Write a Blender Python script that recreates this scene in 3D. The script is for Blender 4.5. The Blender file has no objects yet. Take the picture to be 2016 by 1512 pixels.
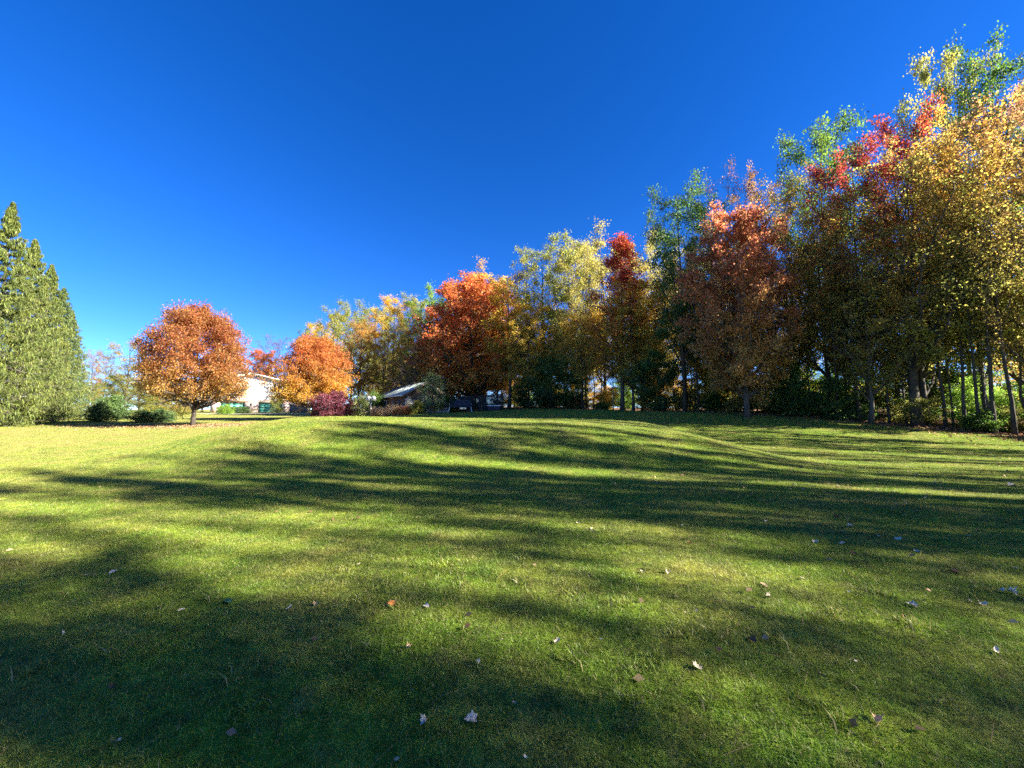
import bpy, math, random
import numpy as np
from mathutils import Vector, Matrix

# ------------------------------------------------------------------ camera, sky, sun, exposure
scene = bpy.context.scene
R = math.radians
F_PX, PITCH, CAM_H = 770.0, R(5.1), 1.6
cam_data = bpy.data.cameras.new('camera')
cam_data.sensor_width = 36.0
cam_data.lens = 36.0 * F_PX / 2016.0
cam_data.clip_start, cam_data.clip_end = 0.05, 4000
cam = bpy.data.objects.new('camera', cam_data)
scene.collection.objects.link(cam)
cam.location = (0, 0, CAM_H)
cam.rotation_euler = (R(90) + PITCH, 0, 0)
scene.camera = cam

SUN_EL, SUN_AZ = R(27.5), R(107.0)          # azimuth from +Y towards +X
to_sun = Vector((math.sin(SUN_AZ) * math.cos(SUN_EL), math.cos(SUN_AZ) * math.cos(SUN_EL), math.sin(SUN_EL)))
world = bpy.data.worlds.new('World')
scene.world = world
world.use_nodes = True
wn = world.node_tree.nodes; wl = world.node_tree.links
wn.clear()
w_out = wn.new('ShaderNodeOutputWorld'); w_bg = wn.new('ShaderNodeBackground')
sky = wn.new('ShaderNodeTexSky'); sky.sky_type = 'NISHITA'; sky.sun_disc = False
sky.sun_elevation = SUN_EL; sky.sun_rotation = SUN_AZ
sky.altitude = 600; sky.air_density = 0.7; sky.dust_density = 0.05; sky.ozone_density = 4.5
w_hs = wn.new('ShaderNodeHueSaturation'); w_hs.inputs['Saturation'].default_value = 1.26; w_hs.inputs['Hue'].default_value = .514
wl.new(sky.outputs[0], w_hs.inputs['Color']); wl.new(w_hs.outputs[0], w_bg.inputs['Color'])
w_bg.inputs['Strength'].default_value = 0.051
wl.new(w_bg.outputs[0], w_out.inputs['Surface'])

sun_data = bpy.data.lights.new('sun', 'SUN')
sun_data.energy = 5.0; sun_data.angle = R(0.4); sun_data.color = (1.0, 0.90, 0.74)
sun = bpy.data.objects.new('sun', sun_data)
scene.collection.objects.link(sun)
sun.rotation_euler = (-to_sun).to_track_quat('-Z', 'Y').to_euler()
sun.location = to_sun * 200

scene.view_settings.view_transform = 'Standard'
scene.view_settings.look = 'None'
scene.view_settings.gamma = 1.0
scene.view_settings.exposure = 2.65
scene.cycles.max_bounces = 12
scene.cycles.diffuse_bounces = 8
scene.cycles.glossy_bounces = 2
scene.cycles.transmission_bounces = 10
scene.cycles.use_denoising = False

# ------------------------------------------------------------------ helpers
COL = scene.collection
rng = np.random.default_rng(7)
OUT_SEED = 2

def sstep(a, b, t):
    t = np.clip((t - a) / (b - a), 0, 1)
    return t * t * (3 - 2 * t)

def ground_z(x, y):
    """height of the lawn: rises gently away from the camera, more on the wood side, with the grassy mound"""
    x = np.asarray(x, float); y = np.asarray(y, float)
    s = .043 + .052 * sstep(-30, 8, x) + .060 * sstep(2, 13, x)
    cap = 27 - 12 * sstep(2, 13, x)
    t = 1.8 * np.logaddexp(0, (y - 11 - 5 * sstep(2, 10, x)) / 1.8)
    near = np.minimum(-2 * np.logaddexp(-t / 2, -cap / 2), t)
    z = s * near + .042 * np.maximum(t - 27, 0) * (1 - sstep(60, 140, y) * .3)
    z = np.where(y > 150, np.minimum(z, 8.0), z)
    fx = sstep(-18, -9.5, x + .25 * (y - 19)) * (1 - sstep(6.4, 11.3, x + .1 * (y - 15)))
    fy = sstep(10.4, 16.4, y) * (1 - sstep(18.2, 25.5, y))
    z = z + (.84 + .26 * sstep(1, -9, x)) * fx * fy
    z = z + .03 * np.sin(x * .55 + 1.3) * np.sin(y * .47) + .05 * np.sin(x * .17 + y * .11)
    return z

Z0 = float(ground_z(0, 0))
cam.location.z = CAM_H + Z0

def at(px, py, d):
    """a point of the place at pixel (px, py) of the photograph and d metres ahead"""
    u = (px - 1008) / F_PX; v = (756 - py) / F_PX
    c, s = math.cos(PITCH), math.sin(PITCH)
    den = c - v * s
    return Vector((d * u / den, d, cam.location.z + d * (s + v * c) / den))

def on_ground(px, py):
    """where the view ray through a pixel meets the lawn"""
    lo, hi = 0.5, 60.0
    d = 0.8
    while d < 60:
        p = at(px, py, d)
        if p.z <= float(ground_z(p.x, p.y)):
            break
        d += .02 + d * .004
    p = at(px, py, d)
    return Vector((p.x, p.y, float(ground_z(p.x, p.y))))

def gz(x, y):
    return float(ground_z(x, y))

def mesh_np(name, verts, faces_list, mats=(), smooth=False, attrs=None):
    """verts (n,3); faces_list: list of (m,k) int arrays; attrs: dict name -> float per face"""
    me = bpy.data.meshes.new(name)
    verts = np.asarray(verts, np.float32)
    faces_list = [np.asarray(f, np.int32) for f in faces_list if len(f)]
    loops = np.concatenate([f.ravel() for f in faces_list])
    counts = np.concatenate([np.full(len(f), f.shape[1], np.int32) for f in faces_list])
    starts = np.concatenate([[0], np.cumsum(counts)[:-1]]).astype(np.int32)
    me.vertices.add(len(verts)); me.vertices.foreach_set('co', verts.ravel())
    me.loops.add(len(loops)); me.loops.foreach_set('vertex_index', loops)
    me.polygons.add(len(counts)); me.polygons.foreach_set('loop_start', starts)
    try:
        me.polygons.foreach_set('loop_total', counts)
    except Exception:
        pass
    if smooth:
        me.polygons.foreach_set('use_smooth', np.ones(len(counts), bool))
    for k, v in (attrs or {}).items():
        a = me.attributes.new(k, 'FLOAT', 'FACE'); a.data.foreach_set('value', np.asarray(v, np.float32))
    for m in mats:
        me.materials.append(m)
    me.update(calc_edges=True)
    return me

def link(name, me, parent=None, mat=None):
    o = bpy.data.objects.new(name, me)
    COL.objects.link(o)
    if parent: o.parent = parent
    if mat is not None:
        if not me.materials: me.materials.append(mat)
        o.material_slots[0].link = 'OBJECT'; o.material_slots[0].material = mat
    return o

def tag(o, label=None, cat=None, group=None, kind=None):
    if label: o['label'] = label
    if cat: o['category'] = cat
    if group: o['group'] = group
    if kind: o['kind'] = kind
    return o

def empty(name, loc, rz=0.0, scale=(1, 1, 1)):
    o = bpy.data.objects.new(name, None); COL.objects.link(o)
    o.empty_display_size = .3
    o.location = loc; o.rotation_euler = (0, 0, rz); o.scale = scale
    return o

class MB:
    """collects simple shapes into one mesh"""
    def __init__(self): self.v = []; self.f = {}; self.n = 0
    def add(self, v, faces):
        for f in faces: self.f.setdefault(len(f), []).append([i + self.n for i in f])
        self.v.extend([tuple(p) for p in v]); self.n += len(v)
        return self
    def box(self, c, s, rot=None):
        x, y, z = s[0] / 2, s[1] / 2, s[2] / 2
        v = [Vector(p) for p in ((-x,-y,-z),(x,-y,-z),(x,y,-z),(-x,y,-z),(-x,-y,z),(x,-y,z),(x,y,z),(-x,y,z))]
        if rot is not None: v = [rot @ p for p in v]
        c = Vector(c)
        return self.add([p + c for p in v], [(0,3,2,1),(4,5,6,7),(0,1,5,4),(1,2,6,5),(2,3,7,6),(3,0,4,7)])
    def tube(self, pts, radii, k=8, caps=True):
        pts = [Vector(p) for p in pts]
        v = []; f = []
        ref = Vector((.31, .83, .11)).normalized()
        for i, p in enumerate(pts):
            t = (pts[min(i + 1, len(pts) - 1)] - pts[max(i - 1, 0)]).normalized()
            a = t.cross(ref)
            if a.length < .1: a = t.cross(Vector((1, 0, 0)))
            a.normalize(); b = t.cross(a)
            for j in range(k):
                th = 2 * math.pi * j / k
                v.append(p + (a * math.cos(th) + b * math.sin(th)) * radii[i])
        for i in range(len(pts) - 1):
            for j in range(k):
                f.append((i*k+j, i*k+(j+1)%k, (i+1)*k+(j+1)%k, (i+1)*k+j))
        if caps:
            f.append(tuple(range(k))[::-1]); f.append(tuple((len(pts)-1)*k + j for j in range(k)))
        return self.add(v, f)
    def poly(self, pts): return self.add(pts, [tuple(range(len(pts)))])
    def prism(self, prof, d):
        """profile polygon (list of 3D points) extruded by vector d"""
        n = len(prof); d = Vector(d)
        v = [Vector(p) for p in prof] + [Vector(p) + d for p in prof]
        f = [tuple(range(n))[::-1], tuple(range(n, 2*n))] + [(i, (i+1) % n, n + (i+1) % n, n + i) for i in range(n)]
        return self.add(v, f)
    def build(self, name, mat, parent=None, smooth=False, bevel=0):
        me = mesh_np(name, self.v, [np.array(x) for x in self.f.values()], [mat], smooth)
        o = link(name, me, parent)
        if bevel:
            b = o.modifiers.new('bevel', 'BEVEL'); b.width = bevel; b.segments = 2; b.limit_method = 'ANGLE'
        return o

# ------------------------------------------------------------------ materials
def new_mat(name):
    m = bpy.data.materials.new(name); m.use_nodes = True
    nt = m.node_tree; nt.nodes.clear()
    out = nt.nodes.new('ShaderNodeOutputMaterial')
    return m, nt.nodes, nt.links, out

def mixc(n, l, fac, a, b):
    m = n.new('ShaderNodeMix'); m.data_type = 'RGBA'
    for sock, val in ((m.inputs['Factor'], fac), (m.inputs['A'], a), (m.inputs['B'], b)):
        if hasattr(val, 'links') or isinstance(val, bpy.types.NodeSocket): l.new(val, sock)
        elif isinstance(val, (int, float)): sock.default_value = val
        else: sock.default_value = (*val, 1)
    return m.outputs['Result']

def attr(n, name):
    a = n.new('ShaderNodeAttribute'); a.attribute_name = name
    return a.outputs['Fac']

def mapr(n, l, val, a, b, c=0.0, d=1.0):
    m = n.new('ShaderNodeMapRange'); l.new(val, m.inputs[0])
    for i, x in enumerate((a, b, c, d)): m.inputs[i + 1].default_value = x
    return m.outputs[0]

def noise(n, l, scale, detail=3, vec=None, rough=.55):
    t = n.new('ShaderNodeTexNoise'); t.inputs['Scale'].default_value = scale
    t.inputs['Detail'].default_value = detail; t.inputs['Roughness'].default_value = rough
    if vec is not None: l.new(vec, t.inputs['Vector'])
    return t.outputs['Fac']

def leaf_mat(name, a, b, c=None, c_range=(0.0, 1.0), trans=.66, gloss=.015, var=.5):
    """leaves: colours a/b by twig clump, c blended in by height in the crown, value varied leaf by leaf"""
    m, n, l, out = new_mat(name)
    col = mixc(n, l, mapr(n, l, attr(n, 'clump'), .2, .8), a, b)
    if c is not None:
        h = n.new('ShaderNodeMath'); h.operation = 'ADD'
        l.new(attr(n, 'hgt'), h.inputs[0])
        l.new(mapr(n, l, attr(n, 'clump'), 0, 1, -.14, .14), h.inputs[1])
        col = mixc(n, l, mapr(n, l, h.outputs[0], *c_range), col, c)
    hs = n.new('ShaderNodeHueSaturation'); l.new(col, hs.inputs['Color'])
    l.new(mapr(n, l, attr(n, 'rnd'), 0, 1, 1 - var, 1 + var * .8), hs.inputs['Value'])
    l.new(mapr(n, l, attr(n, 'rnd2'), 0, 1, .475, .525), hs.inputs['Hue'])
    d = n.new('ShaderNodeBsdfDiffuse'); t = n.new('ShaderNodeBsdfTranslucent'); g = n.new('ShaderNodeBsdfGlossy')
    g.inputs['Roughness'].default_value = .42
    l.new(hs.outputs[0], d.inputs['Color']); l.new(hs.outputs[0], t.inputs['Color'])
    s1 = n.new('ShaderNodeMixShader'); s1.inputs[0].default_value = trans
    l.new(d.outputs[0], s1.inputs[1]); l.new(t.outputs[0], s1.inputs[2])
    s2 = n.new('ShaderNodeMixShader'); s2.inputs[0].default_value = gloss
    l.new(s1.outputs[0], s2.inputs[1]); l.new(g.outputs[0], s2.inputs[2])
    l.new(s2.outputs[0], out.inputs['Surface'])
    return m

def rough_mat(name, a, b, scale=6.0, rough=.8, bump=.3, stretch=(1, 1, 1), metallic=0.0, detail=5):
    m, n, l, out = new_mat(name)
    tc = n.new('ShaderNodeTexCoord'); mp = n.new('ShaderNodeMapping')
    mp.inputs['Scale'].default_value = stretch
    l.new(tc.outputs['Object'], mp.inputs['Vector'])
    f = noise(n, l, scale, detail, mp.outputs[0])
    p = n.new('ShaderNodeBsdfPrincipled'); p.inputs['Roughness'].default_value = rough
    p.inputs['Metallic'].default_value = metallic
    l.new(mixc(n, l, mapr(n, l, f, .3, .7), a, b), p.inputs['Base Color'])
    if bump:
        bp = n.new('ShaderNodeBump'); bp.inputs['Strength'].default_value = bump; bp.inputs['Distance'].default_value = .05
        l.new(f, bp.inputs['Height']); l.new(bp.outputs[0], p.inputs['Normal'])
    l.new(p.outputs[0], out.inputs['Surface'])
    return m

BARK = rough_mat('bark_dark', (.022, .018, .014), (.07, .057, .045), 5, .9, .8, (3, 3, .6))
BARK_PALE = rough_mat('bark_pale', (.11, .095, .08), (.30, .27, .23), 4, .85, .5, (2, 2, .7))
BARK_GREY = rough_mat('bark_grey', (.035, .03, .026), (.12, .105, .092), 5, .9, .6, (3, 3, .6))

# leaf colours, scaled up by gain so the shaded wood renders brighter
LM = {}
def lm(k, *a, gain=2.1, **kw):
    a = [tuple(min(.82, x * gain) for x in v) if len(v) == 3 else v for v in a]
    LM[k] = leaf_mat('leaves_' + k, *a, **kw)
lm('gold', (.42, .25, .03), (.30, .20, .03), (.25, .21, .04), (.9, .1))
lm('amber', (.38, .24, .04), (.29, .18, .035), (.22, .19, .045), (.85, .2))
lm('olive_gold', (.26, .20, .05), (.18, .15, .045), (.15, .15, .035), (.6, .1))
lm('pale_yellow', (.36, .31, .09), (.27, .25, .07), gain=1.5)
lm('yellow_green', (.27, .26, .055), (.18, .20, .045), gain=1.6)
lm('green', (.09, .16, .025), (.055, .11, .022), gain=1.5)
lm('dark_green', (.05, .10, .025), (.035, .07, .022))
lm('bright_green', (.17, .26, .04), (.12, .20, .03))
lm('red', (.42, .085, .035), (.34, .06, .03), (.42, .22, .045), (.58, .2), gain=1.3)
lm('dark_red', (.30, .055, .035), (.20, .045, .035), (.30, .18, .045), (.62, .3), gain=1.5)
lm('pink_orange', (.42, .16, .075), (.34, .15, .07), (.38, .24, .08), (.6, .1), gain=1.5)
lm('russet', (.30, .16, .07), (.23, .14, .06), (.27, .21, .06), (.85, .45), gain=1.5)
lm('orange', (.48, .17, .055), (.42, .14, .045), (.48, .27, .06), (.42, .02), gain=1.4)
lm('fire', (.47, .16, .055), (.46, .20, .05), (.55, .33, .06), (.62, .12), gain=1.15)
lm('copper', (.34, .125, .05), (.37, .17, .055), (.40, .25, .07), (.40, .0), gain=1.15)
lm('brown_gold', (.26, .14, .035), (.18, .11, .03))
lm('purple', (.16, .05, .07), (.10, .035, .05), var=.7)
lm('purple_brown', (.14, .06, .06), (.10, .06, .05))
lm('variegated', (.30, .32, .14), (.12, .17, .06), var=.8)
lm('cream', (.62, .56, .40), (.50, .42, .28))
lm('tan', (.48, .34, .18), (.36, .22, .13), var=.6)
lm('rust_brush', (.26, .10, .04), (.20, .13, .05))
lm('spruce', (.075, .09, .022), (.045, .062, .018), trans=.2, var=.4)
lm('spruce_blue', (.055, .078, .028), (.036, .055, .022), trans=.15, var=.45)
lm('hemlock', (.045, .075, .025), (.03, .055, .02), trans=.12)
lm('shrub_dark', (.045, .075, .02), (.03, .055, .02), trans=.2)

# ------------------------------------------------------------------ plant generators (numpy)
def unit(v): return v / np.maximum(np.linalg.norm(v, axis=-1, keepdims=True), 1e-9)

def seg_prisms(p0, p1, r0, r1, k):
    """tapered prisms for many segments at once"""
    n = len(p0)
    t = unit(p1 - p0)
    ref = np.where(np.abs(t[:, 2:3]) > .9, np.array([[1., 0, 0]]), np.array([[0, 0, 1.]]))
    a = unit(np.cross(t, ref)); b = np.cross(t, a)
    th = np.arange(k) * 2 * np.pi / k
    ring = np.cos(th)[None, :, None] * a[:, None, :] + np.sin(th)[None, :, None] * b[:, None, :]
    v0 = p0[:, None, :] + ring * r0[:, None, None]; v1 = p1[:, None, :] + ring * r1[:, None, None]
    v = np.concatenate([v0, v1], 1).reshape(-1, 3)
    j = np.arange(k); jn = (j + 1) % k
    f = np.stack([j, jn, jn + k, j + k], 1)[None] + (np.arange(n) * 2 * k)[:, None, None]
    return v, f.reshape(-1, 4)

def paths_to_segs(P, r0, r1):
    """P (n,m,3) polylines with radius tapering r0->r1 (n,)"""
    n, m, _ = P.shape
    w = np.linspace(0, 1, m)
    rad = r0[:, None] * (1 - w) + r1[:, None] * w
    ext = (P[:, 1:] - P[:, :-1]) * .06
    return (P[:, :-1].reshape(-1, 3), (P[:, 1:] + ext).reshape(-1, 3), rad[:, :-1].ravel(), rad[:, 1:].ravel())

def sample_paths(P, idx, w):
    n, m, _ = P.shape
    f = w * (m - 1); i = np.minimum(f.astype(int), m - 2); fr = (f - i)[:, None]
    a = P[idx, i]; b = P[idx, i + 1]
    return a * (1 - fr) + b * fr, unit(b - a)

def leaf_cards(g, pos, size, aspect=.8, up=.35, axis=None, axis_w=0.0):
    """one folded leaf quad at each position"""
    n = len(pos)
    nrm = unit(g.normal(size=(n, 3)) + np.array([0, 0, up]))
    u = g.normal(size=(n, 3))
    if axis is not None: u = u * (1 - axis_w) + axis * axis_w * 2.2
    u = unit(u - nrm * np.sum(u * nrm, 1, keepdims=True))
    v = np.cross(nrm, u)
    s = size * g.uniform(.65, 1.3, n)[:, None]
    w = s * aspect
    fold = nrm * s * .12
    V = np.stack([pos - u * s * .5, pos - u * s * .02 + v * w * .5 + fold, pos + u * s * .5, pos - u * s * .02 - v * w * .5 + fold], 1).reshape(-1, 3)
    F = np.arange(n * 4).reshape(n, 4)
    return V, F

ENV = {
    'round': lambda t: np.sqrt(np.clip(1 - (2 * (t * .94 + .02) ** .8 - 1) ** 2, 0, 1)),
    'dome': lambda t: np.clip(1 - t ** 2.2, 0, 1) ** .6 * (.72 + .28 * np.clip(t * 4, 0, 1)),
    'tall': lambda t: np.clip(np.sin(np.pi * np.clip(.12 + .77 * t, 0, 1) ** 1.05), 0, 1) ** .55,
    'flame': lambda t: np.clip(1 - t, 0, 1) ** .65 * np.clip(.45 + 2.2 * t, 0, 1),
    'ovate': lambda t: np.clip(1 - t ** 2.3, 0, 1) ** .62 * (.62 + .38 * np.clip(t * 3, 0, 1)),
    'bush': lambda t: np.sqrt(np.clip(1 - t ** 2, 0, 1)) * (.8 + .2 * np.clip(t * 3, 0, 1)),
}

def grow(name, seed, H, W, cb, env='tall', nl=24, sub=7, twig=6, leaves=30000, size=.17, trunk_r=.22,
         ascend=.9, spread=.22, bare=.0, lean=.3, base_attach=None, up=.35, twig_len=.7, aspect=.8, lumpy=.22, trunk_top=.93, zmin=.03):
    """broadleaf tree or shrub: meshes (trunk, branches, crown); crown made of leaf clumps on twigs"""
    g = np.random.default_rng(seed)
    # trunk
    m = 9
    tz = np.linspace(-.25, H * trunk_top, m)
    wob = np.cumsum(g.normal(0, lean * .12, (m, 2)), 0); wob -= wob[0]
    tr = np.column_stack([wob, tz])
    rad = trunk_r * np.clip(1 - np.linspace(0, 1, m), .06, 1) ** .8
    rad[0] = trunk_r * 1.35; rad[1] = min(rad[1], trunk_r * .95)
    mb = MB(); mb.tube(tr, rad, 9)
    # fork: a co-dominant stem or two
    trunk = mesh_np(name + '_trunk', mb.v, [np.array(x) for x in mb.f.values()], [BARK], True)
    def trunk_at(z):
        return np.column_stack([np.interp(z, tz, tr[:, 0]), np.interp(z, tz, tr[:, 1]), z])
    # limbs
    t = (np.arange(nl) + g.uniform(.1, .9, nl)) / nl
    az = np.arange(nl) * 2.399963 + g.uniform(-.45, .45, nl)
    rr = W / 2 * ENV[env](t) * (1 + lumpy * g.uniform(-1, .6, nl))
    zt = cb + t * (H - cb)
    za = zt - ascend * rr * g.uniform(.75, 1.15, nl) - .04 * H
    lo = max(.25 * cb, .08 * H) if base_attach is None else base_attach
    za = np.clip(za, lo * g.uniform(.7, 1.3, nl) if base_attach is not None else lo + (cb - lo) * g.uniform(0, .8, nl), H * trunk_top * .97)
    A = trunk_at(za)
    dirv = np.column_stack([np.cos(az), np.sin(az), np.zeros(nl)])
    T = trunk_at(np.minimum(zt, H * trunk_top)) * 1.0
    T = np.column_stack([T[:, :2], zt]) + dirv * rr[:, None]
    Cc = A * .45 + T * .55 + np.column_stack([np.zeros((nl, 2)), -(T[:, 2] - A[:, 2]) * .12]) + g.normal(0, .05, (nl, 3)) * rr[:, None]
    w = np.linspace(0, 1, 7)[None, :, None]
    L = A[:, None] * (1 - w) ** 2 + 2 * Cc[:, None] * w * (1 - w) + T[:, None] * w ** 2
    L[:, 1:-1] += g.normal(0, .03, (nl, 5, 3)) * rr[:, None, None]
    lr0 = np.interp(za, tz, rad) * .55; lr0 = np.clip(lr0, trunk_r * .1, trunk_r * .5)
    segs = [(paths_to_segs(L, lr0, lr0 * .22), 5)]
    # second order
    ns = nl * sub
    li = np.repeat(np.arange(nl), sub); sw = np.clip((np.tile(np.arange(sub), nl) + g.uniform(.2, 1, ns)) / sub * .78 + .24, 0, 1)
    S0, st = sample_paths(L, li, sw)
    sd = unit(st * .75 + g.normal(0, .75, (ns, 3)) + np.array([0, 0, .28]))
    sl = (.30 * rr[li] + .10 * W * .5) * g.uniform(.6, 1.25, ns) * (1.15 - .45 * sw) + .12 * twig_len
    S1 = S0 + sd * sl[:, None]
    mid = (S0 + S1) / 2 + g.normal(0, .07, (ns, 3)) * sl[:, None]
    S = np.stack([S0, mid, S1], 1)
    sr0 = lr0[li] * .30 + .004
    segs.append((paths_to_segs(S, sr0, sr0 * .35), 4))
    # twigs
    nt = ns * twig
    si = np.repeat(np.arange(ns), twig); tw = np.clip(g.uniform(.25, 1.05, nt), 0, 1)
    T0, tt = sample_paths(S, si, tw)
    td = unit(tt * .55 + g.normal(0, .8, (nt, 3)) + np.array([0, 0, .25]))
    tl = twig_len * g.uniform(.5, 1.3, nt)
    T1 = T0 + td * tl[:, None]
    segs.append(((T0, T1, sr0[si] * .35 + .003, np.full(nt, .003)), 3))
    vs, fs, off = [], [], 0
    for (a, k) in segs:
        v, f = seg_prisms(*a, k); vs.append(v); fs.append(f + off); off += len(v)
    branches = mesh_np(name + '_branches', np.concatenate(vs), [np.concatenate(fs)], [BARK])
    # leaves
    keep = g.uniform(size=nt) >= bare
    ids = np.nonzero(keep)[0]
    wts = g.gamma(1.6, 1.0, len(ids)); wts /= wts.sum()
    pick = g.choice(ids, leaves, p=wts)
    pos = T0[pick] + (T1 - T0)[pick] * g.uniform(.1, 1.15, leaves)[:, None] + g.normal(0, spread, (leaves, 3)) * np.array([1, 1, .75])
    ok = pos[:, 2] > zmin * g.uniform(.85, 1.3, leaves); pos = pos[ok]; pick = pick[ok]; leaves = len(pos)
    V, Fq = leaf_cards(g, pos, size, aspect, up)
    cl_l = g.uniform(0, 1, nl); cl_s = g.uniform(0, 1, ns)
    clump = np.clip(.5 + (cl_l[li][si][pick] - .5) * .8 + (cl_s[si][pick] - .5) * .7, 0, 1)
    crown = mesh_np(name + '_crown', V, [Fq], [LM['gold']], attrs={
        'rnd': g.uniform(0, 1, leaves), 'rnd2': g.uniform(0, 1, leaves), 'clump': clump,
        'hgt': np.clip((pos[:, 2] - cb) / (H - cb), 0, 1)})
    ex_ = np.percentile(np.hypot(pos[:, 0], pos[:, 1]), 96.5) * 2
    return dict(trunk=trunk, branches=branches, crown=crown, H=float(np.percentile(pos[:, 2], 99.7)), W=float(ex_))

def grow_spruce(name, seed, H, Rm, nb=460, lets=20, cards=7, size=.32, clear=1.0, wid=.13, droop=.34, power=.95):
    """spruce: whorled boughs that sag and lift at the tip, hung with drooping needle sprays"""
    g = np.random.default_rng(seed)
    mb = MB(); tzz = np.linspace(-.2, H, 8)
    mb.tube([(0, 0, z) for z in tzz], .26 * np.clip(1 - np.linspace(0, 1, 8), .03, 1), 9)
    trunk = mesh_np(name + '_trunk', mb.v, [np.array(x) for x in mb.f.values()], [BARK_GREY], True)
    q = (np.arange(nb) + g.uniform(0, 1, nb)) / nb
    z = clear + (H - clear - .1) * (1 - (1 - q) ** 1.0) ** 1.15
    z = clear + np.round((z - clear) / .52) * .52 + g.normal(0, .13, nb)
    z = np.clip(z, clear * .8, H - .12)
    az = np.arange(nb) * 2.399963 + g.uniform(-.5, .5, nb)
    r = Rm * np.clip(1 - z / H, .012, 1) ** power * g.uniform(.62, 1.18, nb) * (.85 + .15 * np.clip(z / 2.5, 0, 1))
    d = np.column_stack([np.cos(az), np.sin(az)])
    w = np.linspace(0, 1, 6)
    rise = (-droop * (1 - .75 * (z / H)))[:, None] * np.sin(w * np.pi * .72)[None] + .10 * w[None] ** 3 + (.55 * (z / H) ** 2)[:, None] * w[None]
    P = np.empty((nb, 6, 3))
    P[:, :, 0] = d[:, 0:1] * r[:, None] * w; P[:, :, 1] = d[:, 1:2] * r[:, None] * w
    P[:, :, 2] = z[:, None] + rise * r[:, None]
    P[:, 1:, 2] += g.normal(0, .05, (nb, 5))
    v1, f1 = seg_prisms(*paths_to_segs(P, .012 + .010 * r, np.full(nb, .006)), 4)
    branches = mesh_np(name + '_boughs', v1, [f1], [BARK_GREY])
    nt = nb * lets
    bi = np.repeat(np.arange(nb), lets); bw = np.sqrt(g.uniform(.03, 1, nt))
    B0, bt = sample_paths(P, bi, bw)
    side = np.column_stack([-bt[:, 1], bt[:, 0], np.zeros(nt)]) * g.choice([-1, 1], nt)[:, None]
    sl = (.16 * r[bi] + .10) * (1.25 - .75 * bw) * g.uniform(.4, 1.2, nt)
    B1 = B0 + side * sl[:, None] + bt * sl[:, None] * .6
    hang = np.column_stack([g.normal(0, .18, nt), g.normal(0, .18, nt), -np.ones(nt)]) * (.14 + .17 * np.clip(r[bi], 0, 3) * g.uniform(.3, 1.2, nt))[:, None]
    n = nt * cards
    ti = np.repeat(np.arange(nt), cards); ww = g.uniform(0, 1, n)[:, None]
    pos = B0[ti] * (1 - ww) + B1[ti] * ww + hang[ti] * (ww ** 1.5) * g.uniform(.2, 1.3, n)[:, None] + g.normal(0, .04, (n, 3))
    ax = unit((B1 - B0)[ti] * (1 - ww) + hang[ti] * (.4 + ww))
    V, Fq = leaf_cards(g, pos, size, wid, .5, ax, .8)
    cl = g.uniform(0, 1, nb)
    crown = mesh_np(name + '_crown', V, [Fq], [LM['spruce']], attrs={
        'rnd': g.uniform(0, 1, n), 'rnd2': g.uniform(0, 1, n), 'clump': np.clip(cl[bi][ti] * .7 + g.uniform(0, .3, n), 0, 1),
        'hgt': np.clip(pos[:, 2] / H, 0, 1)})
    return dict(trunk=trunk, branches=branches, crown=crown, H=H, W=2 * Rm)

def plant(proto, name, label, cat, x, y, height, width, leafmat, bark=None, rz=None, group=None, z=None, tilt=0):
    """a tree or shrub of its own: root Empty with trunk, branches and crown"""
    sx = width / proto['W']; sz = height / proto['H']
    zz = gz(x, y) if z is None else z
    o = empty(name, (x, y, zz), rng.uniform(0, 6.28) if rz is None else rz, (sx, sx * rng.uniform(.94, 1.06), sz))
    o.rotation_euler.x = tilt
    tag(o, label, cat, group)
    link('trunk', proto['trunk'], o, bark or BARK)
    link('branches', proto['branches'], o, bark or BARK)
    link('crown', proto['crown'], o, LM[leafmat])
    return o

def plant_px(proto, name, label, cat, px, top, d, wpx, leafmat, bark=None, rz=None, group=None):
    """place a tree by where its tip shows and how far off it stands"""
    p = at(px, top, d)
    zb = gz(p.x, d)
    return plant(proto, name, label, cat, p.x, d, p.z - zb, wpx / F_PX * d, leafmat, bark, rz, group)

# ------------------------------------------------------------------ ground
EDGE = np.array([(34, -34), (33, -22), (32.3, -10), (30.8, 2), (28.8, 13), (26.3, 20), (22.2, 26), (15.2, 33.5), (8, 43), (0, 51.5), (-11, 61), (-21, 74), (-34, 97), (-50, 125)], float)

def edge_dist(x, y):
    """signed distance from the edge of the wood, positive inside it"""
    p = np.stack([np.asarray(x, float), np.asarray(y, float)], -1)
    best = np.full(p.shape[:-1], 1e9); sg = np.zeros(p.shape[:-1])
    for a, b in zip(EDGE[:-1], EDGE[1:]):
        ab = b - a; t = np.clip(((p - a) @ ab) / (ab @ ab), 0, 1)
        q = a + t[..., None] * ab
        dd = np.linalg.norm(p - q, axis=-1)
        cr = ab[0] * (p[..., 1] - a[1]) - ab[1] * (p[..., 0] - a[0])
        m = dd < best
        best = np.where(m, dd, best); sg = np.where(m, -np.sign(cr), sg)
    return best * sg

def warp(n, near, far, p=3.2):
    t = np.linspace(-1, 1, n)
    return np.sign(t) * (near * np.abs(t) + (far - near) * np.abs(t) ** p)
gx = warp(321, 70, 1500, 7) ; gy = np.concatenate([np.linspace(-400, -20, 14)[:-1], np.linspace(-20, 60, 241), 60 + np.linspace(0, 1, 60)[1:] ** 2.4 * 1900])
GX, GY = np.meshgrid(gx, gy)
GZ = ground_z(GX, GY)
nx, ny = len(gx), len(gy)
ii = np.arange(nx * ny).reshape(ny, nx)
gf = np.stack([ii[:-1, :-1], ii[:-1, 1:], ii[1:, 1:], ii[1:, :-1]], -1).reshape(-1, 4)
ED = edge_dist(GX, GY)

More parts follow.
